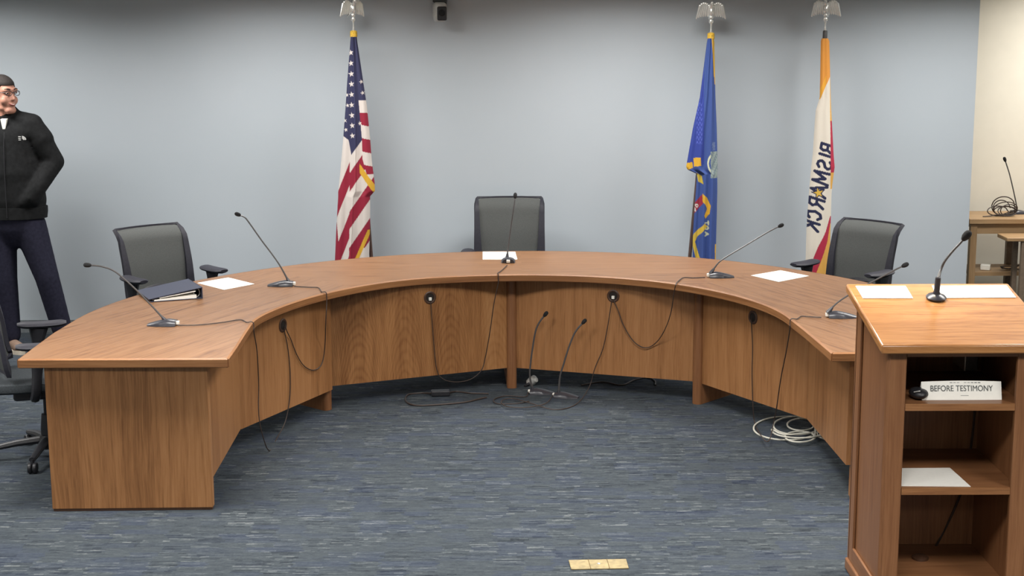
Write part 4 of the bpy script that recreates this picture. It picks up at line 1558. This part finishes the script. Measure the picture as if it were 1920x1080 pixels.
part('cable_box', G().box(bp_.x + 0.004, bp_.x + 0.055, 5.90, LYB - 0.012, bp_.z - 0.012, bp_.z + 0.10), 'grey_plastic', le, bevel=0.004)
part('cable_box_edge', G().box(bp_.x, bp_.x + 0.005, 5.899, LYB - 0.012, bp_.z - 0.012, bp_.z + 0.10), 'silver', le)
LB = LYB - 0.018


def L_(x, y, d=0.0):
    return at_y(x, y, LB - d)


part('lectern_cable', G().tube(spline([(bp_.x + 0.05, 5.92, bp_.z + 0.01), at_y(1824, 694, 5.96), L_(1832, 712), L_(1838, 740, 0.01)], 5), 0.005, 7), 'cable_black', le)
part('lectern_cable', G().tube(spline([L_(1828, 764), L_(1825, 800), L_(1821, 835), L_(1816, 868)], 5), 0.005, 7), 'cable_black', le)
part('lectern_cable', G().tube(spline([L_(1802, 925), L_(1785, 965), L_(1760, 1015), at_y(1735, 1060, LB - 0.12), at_y(1724, 1076, LB - 0.17)], 5), 0.005, 7), 'cable_black', le)
gp = at_y(1724, 1076, LB - 0.17)
part('cable_grommet', G().lathe([(0.002, 0.115), (0.034, 0.115), (0.034, 0.124), (0.024, 0.13), (0.002, 0.131)], 18, (gp.x, gp.y, 0)), 'grommet', le)

tn = Vector((0, -(TB[1] - TF[1]), TB[0] - TF[0])).normalized()


def on_top(x, y, lift=0.0006):
    return at_plane(x, y, Vector((1.5, TF[0], TF[1])) + tn * lift, tn)


sheet('paper_sheet', [on_top(1618, 560), on_top(1712, 560), on_top(1698, 537), on_top(1604, 537)], 'white page on the lectern top at the side near the desk')
sheet('paper_sheet', [on_top(1757, 559.5), on_top(1905, 558.5), on_top(1887, 535.8), on_top(1747, 536.5)], 'white page on the lectern top behind the lectern microphone')
lb = on_top(1755, 559, 0.004)
mic(lb, (0.6, 0.8, 0), [lb + tn * 0.085] + [at_y(x, y, lb.y + 0.02) for x, y in ((1764, 506), (1772, 489), (1786, 471), (1800, 456), (1812, 442))],
    'black gooseneck microphone fixed on top of the lectern', None, head_len=0.040, head_r=0.016, plug=False, base_kind='round', normal=tn, stem_r=0.0052)

# sign, device and paper on the lectern shelves
SZ = 0.870
y_s = 5.575
a0, a1 = at_y(1729, 742, y_s), at_y(1879, 745, y_s)
a0.z = a1.z = SZ + 0.001
g = G()
nseg = 14
H = 0.068
rings = []
for i in range(nseg + 1):
    t = i / nseg
    x = lerp(a0.x, a1.x, t)
    yb_ = y_s + 0.002 * (2 * t - 1) ** 2
    sag = 0.004 * math.sin(PI * t)
    rings.append([(x, yb_, SZ + 0.001), (x, yb_ + 0.001, SZ + 0.001), (x, yb_ + 0.020 + 0.001, SZ + 0.001 + H + sag), (x, yb_ + 0.020, SZ + 0.001 + H + sag)])
g.loft(rings)
rings = []
for i in range(nseg + 1):
    t = i / nseg
    x = lerp(a0.x, a1.x, t)
    yb_ = y_s + 0.002 * (2 * t - 1) ** 2
    sag = 0.004 * math.sin(PI * t)
    rings.append([(x, yb_ + 0.044, SZ + 0.001), (x, yb_ + 0.045, SZ + 0.001), (x, yb_ + 0.0215, SZ + 0.001 + H + sag), (x, yb_ + 0.0205, SZ + 0.001 + H + sag)])
g.loft(rings)
sg = thing('tent_card', ((a0.x + a1.x) / 2, y_s + 0.02, SZ), 'folded white card reading BEFORE TESTIMONY on the upper lectern shelf', 'sign')
part('card', g, 'paper', sg)


def text_part(txt, size, centre, rot, parent, name='lettering', mat='ink', depth=0.0003, stretch=1.0):
    cu = bpy.data.curves.new(name, 'FONT')
    cu.body = txt
    cu.size = size
    cu.align_x = 'CENTER'
    cu.align_y = 'CENTER'
    cu.extrude = depth
    ob = bpy.data.objects.new(name, cu)
    COL.objects.link(ob)
    dg = bpy.context.evaluated_depsgraph_get()
    me = bpy.data.meshes.new_from_object(ob.evaluated_get(dg))
    COL.objects.unlink(ob)
    bpy.data.objects.remove(ob)
    me.transform(Matrix.Translation(Vector(centre)) @ rot.to_4x4() @ Matrix.Diagonal((stretch, 1, 1, 1)))
    me.materials.clear()
    return link(name, me, mat, parent, smooth=False)


tilt = math.atan2(H, 0.020)
rt = Matrix.Rotation(tilt, 3, 'X')
mx = (a0.x + a1.x) / 2
text_part('BEFORE TESTIMONY', 0.0315, (mx - 0.001, y_s + 0.0108, SZ + 0.044), rt, sg, stretch=0.84)
for k in range(9):
    if k in (3,):
        continue
    text_x = mx - 0.045 + 0.0135 * k
    zz = SZ + 0.0655
    yy = y_s - 0.0006 + 0.020 * 0.0655 / H
    part('small_print', G().box(text_x, text_x + 0.010, yy - 0.0008, yy + 0.0006, zz - 0.0016, zz + 0.0012), 'ink', sg, smooth=False)
part('small_print', G().box(mx - 0.004, mx + 0.026, y_s + 0.0042, y_s + 0.0056, SZ + 0.0170, SZ + 0.0184), 'ink', sg, smooth=False)

g = G()
dv = at_y(1722, 741, 5.60)
g.ball((dv.x, 5.60, SZ + 0.024), (0.036, 0.05, 0.022))
o = thing('small_device', (dv.x, 5.60, SZ), 'small black rounded device beside the white card', 'device')
part('shell', g, 'black_plastic', o)
part('glint_strip', G().tube(spline([(dv.x - 0.028, 5.565, SZ + 0.036), (dv.x - 0.01, 5.556, SZ + 0.042), (dv.x - 0.006, 5.556, SZ + 0.042)], 4), 0.0022, 6), 'silver', o)  # silver strip put in as a highlight glint on the black shell
Z2 = 0.536
sheet('paper_sheet', [Vector((1.474, 5.5465, Z2)), at(1820, 913, Z2), at(1781, 878, Z2), Vector((1.474, at(1700, 879, Z2).y, Z2))], 'white page lying on the lower lectern shelf')

# ------------------------------------------------------------------ side table beyond the end of the blue wall
tb = thing('side_table', (4.25, 11.65, 0), 'light oak side table with a lower shelf against the cream wall', 'table')
tx0, tx1, tf, tk = 3.53, 5.0, 11.42, 11.90
part('tabletop', G().box(tx0, tx1, tf, tk, 0.745, 0.785, 'x'), 'light_oak', tb, bevel=0.004)
for yy in (tf + 0.03, tk - 0.05):
    part('apron', G().box(tx0 + 0.05, tx1 - 0.05, yy, yy + 0.02, 0.665, 0.745, 'x'), 'light_oak', tb)
for xx in (tx0 + 0.02, tx1 - 0.07):
    for yy in (tf + 0.02, tk - 0.07):
        part('leg', G().box(xx, xx + 0.05, yy, yy + 0.05, 0.0, 0.745), 'light_oak', tb, bevel=0.003)
xm = at_y(1887, 480, tk - 0.07).x
part('leg', G().box(xm, xm + 0.055, tk - 0.07, tk - 0.02, 0.0, 0.745), 'table_grey', tb, bevel=0.003)
zs = at_y(1860, 510, tf + 0.05).z
part('shelf', G().box(tx0 + 0.05, tx1 - 0.05, tf + 0.05, tk - 0.05, zs - 0.03, zs, 'x'), 'light_oak', tb)
# lower stand in front of it, cut by the frame
s0 = at_y(1889, 446, 11.12)
stn = thing('wooden_stand', (s0.x + 0.35, 11.30, 0), 'lower wooden stand in front of the side table, cut by the frame', 'table')
part('tabletop', G().box(s0.x, s0.x + 0.7, 11.12, 11.36, s0.z - 0.03, s0.z, 'x'), 'light_oak', stn, bevel=0.006)
lx = at_y(1913, 500, 11.14).x
for xx in (lx, s0.x + 0.62):
    for yy in (11.13, 11.31):
        part('leg', G().box(xx, xx + 0.035, yy, yy + 0.035, 0.0, s0.z - 0.03), 'table_grey', stn)
mb = Vector((at_y(1910, 402, 11.72).x, 11.72, 0.785))
mic(mb, (1, 0.1, 0), [at_y(x, y, 11.72) for x, y in ((1907, 396), (1905, 380), (1899, 352), (1893, 327), (1888, 311), (1884, 299))],
    'black gooseneck microphone on the side table beyond the blue wall', None, plug=False, stem_r=0.005)
# bundle of black cable beside it
cb = at_y(1878, 398, 11.60)
pts = []
rnd = random.Random(3)
for k in range(7):
    ax, az = 0.055 + 0.045 * rnd.random(), 0.035 + 0.05 * rnd.random()
    ox, oy = (rnd.random() - 0.5) * 0.08, (rnd.random() - 0.5) * 0.05
    for j in range(10):
        a = 2 * PI * j / 10
        pts.append(Vector((cb.x + ox + ax * math.cos(a), 11.565 + oy + 0.02 * math.sin(a + k), 0.791 + az * (1 + math.sin(a)) * 0.95)))
pts += [Vector((cb.x - 0.05, 11.55, 0.80)), Vector((cb.x - 0.12, 11.53, 0.792)), Vector((cb.x - 0.17, 11.52, 0.791))]
solo('cable_bundle', G().tube(spline(pts, 4), 0.0042, 6), 'cable_black', 'tangled bundle of thin dark cable on the side table', 'cable', loc=(cb.x, 11.60, 0.785))
ws = at_y(1851, 503, tf + 0.12)
o = thing('white_adapter', (ws.x, tf + 0.14, zs), 'small white box lying on the shelf of the side table', 'adapter')
g = G().box(ws.x - 0.045, ws.x + 0.03, tf + 0.11, tf + 0.17, zs + 0.001, zs + 0.045)
bmesh.ops.rotate(g.bm, verts=g.bm.verts[:], cent=(ws.x, tf + 0.14, zs), matrix=Matrix.Rotation(-0.4, 3, 'Z'))
part('housing', g, 'white_plastic', o, bevel=0.006)
solo('cable_bundle', G().tube(spline([at_y(1876, 500, tf + 0.12), at_y(1890, 504, tf + 0.14), at_y(1905, 500, tf + 0.12), at_y(1912, 497, tf + 0.15), at_y(1900, 499, tf + 0.2), at_y(1882, 499, tf + 0.18), at_y(1880, 503, tf + 0.1), at_y(1915, 505, tf + 0.1)], 5), 0.005, 6), 'cable_black',
     'dark cable lying on the lower shelf of the side table', 'cable', loc=(ws.x + 0.15, tf + 0.13, zs))

# ------------------------------------------------------------------ the person by the wall


def organic(name, g, mat, parent, voxel, smooth=6, factor=0.5):
    me = g.mesh(name)
    ob = bpy.data.objects.new(name, me)
    COL.objects.link(ob)
    r = ob.modifiers.new('r', 'REMESH')
    r.mode = 'VOXEL'
    r.voxel_size = voxel
    s = ob.modifiers.new('s', 'SMOOTH')
    s.iterations = smooth
    s.factor = factor
    dg = bpy.context.evaluated_depsgraph_get()
    m2 = bpy.data.meshes.new_from_object(ob.evaluated_get(dg))
    COL.objects.unlink(ob)
    bpy.data.objects.remove(ob)
    return link(name, m2, mat, parent)


PX, PY = -3.50, 10.42
man = thing('person', (PX, PY, 0), 'person in a black zip jacket and dark trousers, hand in pocket, smiling aside', 'person')
V3 = lambda x, y, z: Vector((PX + x, PY + y, z))

# head turned towards the room's right
HC = V3(-0.012, -0.02, 1.812)
HY = Matrix.Rotation(math.radians(58), 3, 'Z')       # face looks -y before, then swung to +x


def hp(x, y, z):
    return HC + HY @ Vector((x, y, z))


hb = G()
hb.ball(hp(0, 0.014, 0.030), (0.078, 0.100, 0.098), HY)
hb.ball(hp(0, -0.016, -0.040), (0.066, 0.078, 0.086), HY)
hb.cap(hp(-0.016, -0.062, -0.104), hp(0.016, -0.062, -0.104), 0.027, 0.027)
hb.cap(hp(-0.036, -0.030, -0.086), hp(0.036, -0.030, -0.086), 0.026, 0.026)
hb.cap(hp(0, -0.086, 0.012), hp(0, -0.104, -0.026), 0.009, 0.013)
hb.ball(hp(0, -0.100, -0.030), (0.016, 0.013, 0.010), HY)
hb.cap(hp(-0.044, -0.074, 0.034), hp(0.044, -0.074, 0.034), 0.017, 0.017)
for sx in (-1, 1):
    hb.ball(hp(sx * 0.040, -0.058, -0.036), (0.030, 0.024, 0.032), HY)
    hb.ball(hp(sx * 0.079, 0.014, -0.008), (0.010, 0.021, 0.034), HY)
hb.ball(hp(0, -0.080, -0.062), (0.030, 0.016, 0.018), HY)
# neck, trunk core and the arms under the clothes
hb.cap(V3(-0.005, 0.01, 1.60), HC + Vector((-0.005, 0.02, -0.06)), 0.060, 0.060)
hb.cap(V3(0, 0.02, 1.15), V3(0, 0.02, 1.48), 0.12, 0.11, 14, 0.6, (1, 0, 0))
hb.cap(V3(0, 0, 0.98), V3(0, 0, 1.15), 0.12, 0.12, 14, 0.7, (1, 0, 0))
for sx in (-1, 1):
    hb.cap(V3(sx * 0.06, 0.02, 1.54), V3(sx * 0.19, 0.01, 1.53), 0.045, 0.045)
    kn_ = V3(0.215, -0.02, 0.53) if sx > 0 else V3(-0.085, -0.02, 0.53)
    an_ = V3(0.285, 0.02, 0.13) if sx > 0 else V3(-0.078, 0.0, 0.11)
    hb.cap(V3(sx * 0.10, 0, 0.94), kn_, 0.075, 0.05)
    hb.cap(kn_, an_, 0.048, 0.035)
# near arm bent into the pocket
ELB, WRI = V3(0.302, 0.03, 1.345), V3(0.205, -0.085, 1.165)
hb.cap(V3(0.20, 0.005, 1.53), ELB, 0.042, 0.036)
hb.cap(ELB, WRI, 0.036, 0.027)
hb.cap(WRI, V3(0.160, -0.098, 1.11), 0.030, 0.028, 12, 0.6, (0, 0, 1))
for k in range(4):
    hb.cap(V3(0.163 - 0.004 * k, -0.098, 1.125 - 0.018 * k), V3(0.112 - 0.004 * k, -0.096, 1.09 - 0.018 * k), 0.0095, 0.0085, 8)
hb.cap(V3(0.185, -0.092, 1.14), V3(0.145, -0.102, 1.135), 0.011, 0.009, 8)
# other arm hanging
EL2, WR2 = V3(-0.285, 0.02, 1.265), V3(-0.275, -0.05, 1.005)
hb.cap(V3(-0.20, 0.005, 1.53), EL2, 0.042, 0.036)
hb.cap(EL2, WR2, 0.036, 0.026)
hb.cap(WR2, V3(-0.272, -0.065, 0.925), 0.027, 0.036, 12, 0.5, (0, 1, 0))
for k, (ln, dx) in enumerate(((0.070, 0.0), (0.078, 0.004), (0.074, 0.008), (0.060, 0.014))):
    y = -0.092 + 0.019 * k
    kn = V3(-0.268 + dx * 0.5, y, 0.898)
    m_ = kn + Vector((0.006, -0.004, -ln * 0.55))
    hb.cap(kn, m_, 0.0095, 0.009, 8)
    hb.cap(m_, m_ + Vector((0.018, 0.0, -ln * 0.45)), 0.009, 0.0075, 8)
hb.cap(V3(-0.265, -0.085, 0.96), V3(-0.245, -0.115, 0.925), 0.012, 0.010, 8)
hb.cap(V3(-0.245, -0.115, 0.925), V3(-0.236, -0.118, 0.892), 0.010, 0.008, 8)
body = organic('body', hb, 'skin', man, 0.0058, 7)

# hair: short crop over crown, back and sides
hg = G()
rings = []
for j in range(12):
    a = PI * 0.5 * (1 - j / 11) if j else PI * 0.5
    ring = []
    for k in range(28):
        q = 2 * PI * k / 28
        fx, fy = math.sin(q), -math.cos(q)          # fy = -1 faces forward
        front = max(0, -fy)
        low = -0.045 if front < 0.25 else lerp(-0.045, 0.072, min(1, (front - 0.25) / 0.30))
        el_low = math.asin(max(-1, min(1, (low - 0.03) / 0.11)))
        el = lerp(PI / 2 * 0.985, el_low, j / 11)
        r = 1.07 if j < 11 else 1.02
        ring.append(hp(0.080 * r * math.cos(el) * fx, 0.012 + 0.101 * r * math.cos(el) * fy, 0.030 + 0.104 * math.sin(el) * r))
    rings.append(ring)
inner_r = [[HC + (p - HC) * 0.93 for p in r] for r in rings]
g = G()
g.loft(rings + inner_r[::-1])
part('hair', g, 'hair', man)
for sx in (-1, 1):
    part('eyebrow', G().tube([hp(sx * 0.016, -0.094, 0.040), hp(sx * 0.034, -0.091, 0.045), hp(sx * 0.054, -0.080, 0.040)], 0.004, 6), 'hair', man)
    ey = part('eye', G().ball(hp(sx * 0.034, -0.0795, 0.014), (0.014, 0.0105, 0.0065), HY), 'eye', man)
    part('iris', G().ball(hp(sx * 0.036, -0.0885, 0.014), (0.0055, 0.003, 0.0055), HY), 'hair', ey)
    part('eyelid', G().tube([hp(sx * 0.020, -0.086, 0.017), hp(sx * 0.034, -0.0895, 0.0215), hp(sx * 0.050, -0.080, 0.016)], 0.0032, 6), 'skin', ey)
part('mouth', G().tube([hp(-0.028, -0.083, -0.056), hp(-0.015, -0.0925, -0.064), hp(0, -0.0955, -0.067), hp(0.015, -0.0925, -0.064), hp(0.028, -0.083, -0.056)], [0.002, 0.0045, 0.0055, 0.0045, 0.002], 8), 'lips', man)
part('teeth', G().tube([hp(-0.018, -0.0935, -0.0605), hp(0, -0.0985, -0.0640), hp(0.018, -0.0935, -0.0605)], [0.0015, 0.003, 0.0015], 6), 'teeth', man)
gl = G()
for sx in (-1, 1):
    ring = [hp(sx * 0.036 + 0.026 * math.cos(2 * PI * k / 16), -0.106 + 0.012 * abs(math.cos(2 * PI * k / 16)) * (1 if sx * math.cos(2 * PI * k / 16) > 0 else 0.2), 0.014 + 0.017 * math.sin(2 * PI * k / 16)) for k in range(17)]
    gl.tube(ring, 0.0022, 6)
    gl.tube([hp(sx * 0.062, -0.094, 0.020), hp(sx * 0.078, -0.05, 0.020), hp(sx * 0.089, 0.012, 0.014)], 0.0022, 6)
gl.tube([hp(-0.010, -0.108, 0.018), hp(0, -0.111, 0.021), hp(0.010, -0.108, 0.018)], 0.0022, 6)
part('glasses', gl, 'black_plastic', man)

# jacket
jk = G()
jk.cap(V3(0, 0.005, 1.08), V3(0.0, 0.0, 1.30), 0.235, 0.215, 22, 0.62, (1, 0, 0))
jk.cap(V3(0, 0.0, 1.27), V3(0, 0.005, 1.48), 0.215, 0.180, 22, 0.66, (1, 0, 0))
jk.cap(V3(-0.15, 0.008, 1.55), V3(0.15, 0.008, 1.55), 0.088, 0.088)
jk.cap(V3(-0.09, 0.012, 1.60), V3(0.09, 0.012, 1.60), 0.070, 0.070)
jk.cap(V3(0, 0.02, 1.58), V3(0, 0.022, 1.672), 0.100, 0.078, 18)
jk.cap(V3(0.16, 0.008, 1.600), V3(0.225, 0.012, 1.50), 0.080, 0.084)
jk.cap(V3(0.05, 0.02, 1.640), V3(0.17, 0.010, 1.612), 0.066, 0.070)
jk.cap(V3(-0.05, 0.02, 1.640), V3(-0.17, 0.010, 1.612), 0.066, 0.070)
jk.cap(V3(0.215, 0.01, 1.50), ELB, 0.080, 0.067)
jk.cap(ELB, WRI, 0.067, 0.058)
jk.cap(V3(-0.18, 0.008, 1.56), EL2, 0.084, 0.066)
jk.cap(EL2, WR2, 0.064, 0.050)
jk.cap(WRI, V3(0.165, -0.088, 1.105), 0.058, 0.064)
jk.cap(V3(0.165, -0.085, 1.11), V3(0.10, -0.085, 1.07), 0.060, 0.055)
ja = organic('jacket', jk, 'black_cloth', man, 0.013, 5)
part('hem_band', G().loft([[V3((0.232 if z < 0.985 else 0.238) * math.cos(2 * PI * k / 32), 0.005 + 0.150 * math.sin(2 * PI * k / 32), z) for k in range(32)] for z in (0.955, 0.965, 1.0, 1.035)]), 'black_cloth', ja)
cs = V3(0.0, -0.058, 1.640)
part('shirt_collar', G().hull8([cs + Vector(v) for v in ((-0.008, -0.032, -0.075), (0.008, -0.032, -0.075), (0.008, -0.015, -0.075), (-0.008, -0.015, -0.075), (-0.022, -0.030, 0.010), (0.022, -0.030, 0.010), (0.022, 0.01, 0.012), (-0.022, 0.01, 0.012))]), 'white_plastic', man, bevel=0.003)
part('zip', G().tube([V3(0.003, -0.096, 1.56), V3(0.004, -0.128, 1.46), V3(0.004, -0.141, 1.32), V3(0.004, -0.149, 1.14), V3(0.004, -0.150, 0.97)], 0.0028, 6), 'black_plastic', ja)
# chest emblem: three nested quarter arcs
lg = G()
lc = V3(0.140, -0.116, 1.520)
for rr in (0.009, 0.016, 0.023):
    lg.tube([lc + Vector((-0.012 + rr * math.sin(a), 0.006 - 0.012 * abs(math.sin(a)) * 0 + 0.55 * rr * math.sin(a) * 0.5, -0.012 + rr * math.cos(a))) for a in [PI / 2 * k / 8 for k in range(9)]], 0.0038, 6, flat=1.0)
lg.tube([lc + Vector((-0.034, -0.002, 0.010)), lc + Vector((-0.018, -0.001, 0.010))], 0.003, 6)
lg.tube([lc + Vector((-0.034, -0.002, -0.002)), lc + Vector((-0.018, -0.001, -0.002))], 0.003, 6)
lg.tube([lc + Vector((-0.034, -0.002, -0.012)), lc + Vector((-0.018, -0.001, -0.012))], 0.003, 6)
part('chest_emblem', lg, 'logo_white', ja)

# trousers
tr = G()
KR, AR = V3(0.215, -0.02, 0.53), V3(0.285, 0.02, 0.155)
KL, AL = V3(-0.085, -0.02, 0.53), V3(-0.078, 0.0, 0.115)
tr.cap(V3(0, 0.0, 0.94), V3(0, 0.0, 1.06), 0.205, 0.19, 20, 0.66, (1, 0, 0))
tr.cap(V3(0.105, 0, 0.90), KR, 0.118, 0.084)
tr.cap(KR, AR, 0.084, 0.072)
tr.cap(V3(-0.105, 0, 0.90), KL, 0.118, 0.088)
tr.cap(KL, AL, 0.088, 0.074)
organic('trousers', tr, 'trouser_cloth', man, 0.013, 4)
for ank, yaw in ((AL, math.radians(40)), (AR, math.radians(25))):
    rz = Matrix.Rotation(yaw, 3, 'Z')
    c = Vector((ank.x, ank.y, 0))

    def sp3(x, y, z):
        return c + rz @ Vector((x, y, z))

    sg_ = G()
    sg_.cap(sp3(0, 0.045, 0.055), sp3(0, -0.13, 0.046), 0.045, 0.040, 14, 0.95, rz @ Vector((1, 0, 0)))
    sg_.cap(sp3(0, 0.02, 0.06), sp3(0, 0.005, 0.13), 0.046, 0.046)
    sg_.ball(sp3(0, -0.14, 0.042), (0.045, 0.06, 0.030), rz)
    sh = organic('shoe', sg_, 'shoe', man, 0.009, 4)
    rings = []
    out = []
    for k in range(24):
        q = 2 * PI * k / 24
        y = -0.055 + 0.15 * math.cos(q)
        out.append((0.050 * math.sin(q) * (1 + 0.12 * (1 if y < -0.1 else 0)), y))
    part('sole', G().loft([[sp3(x, y, z) for x, y in out] for z in (0.0, 0.008, 0.028)]), 'shoe_sole', sh)
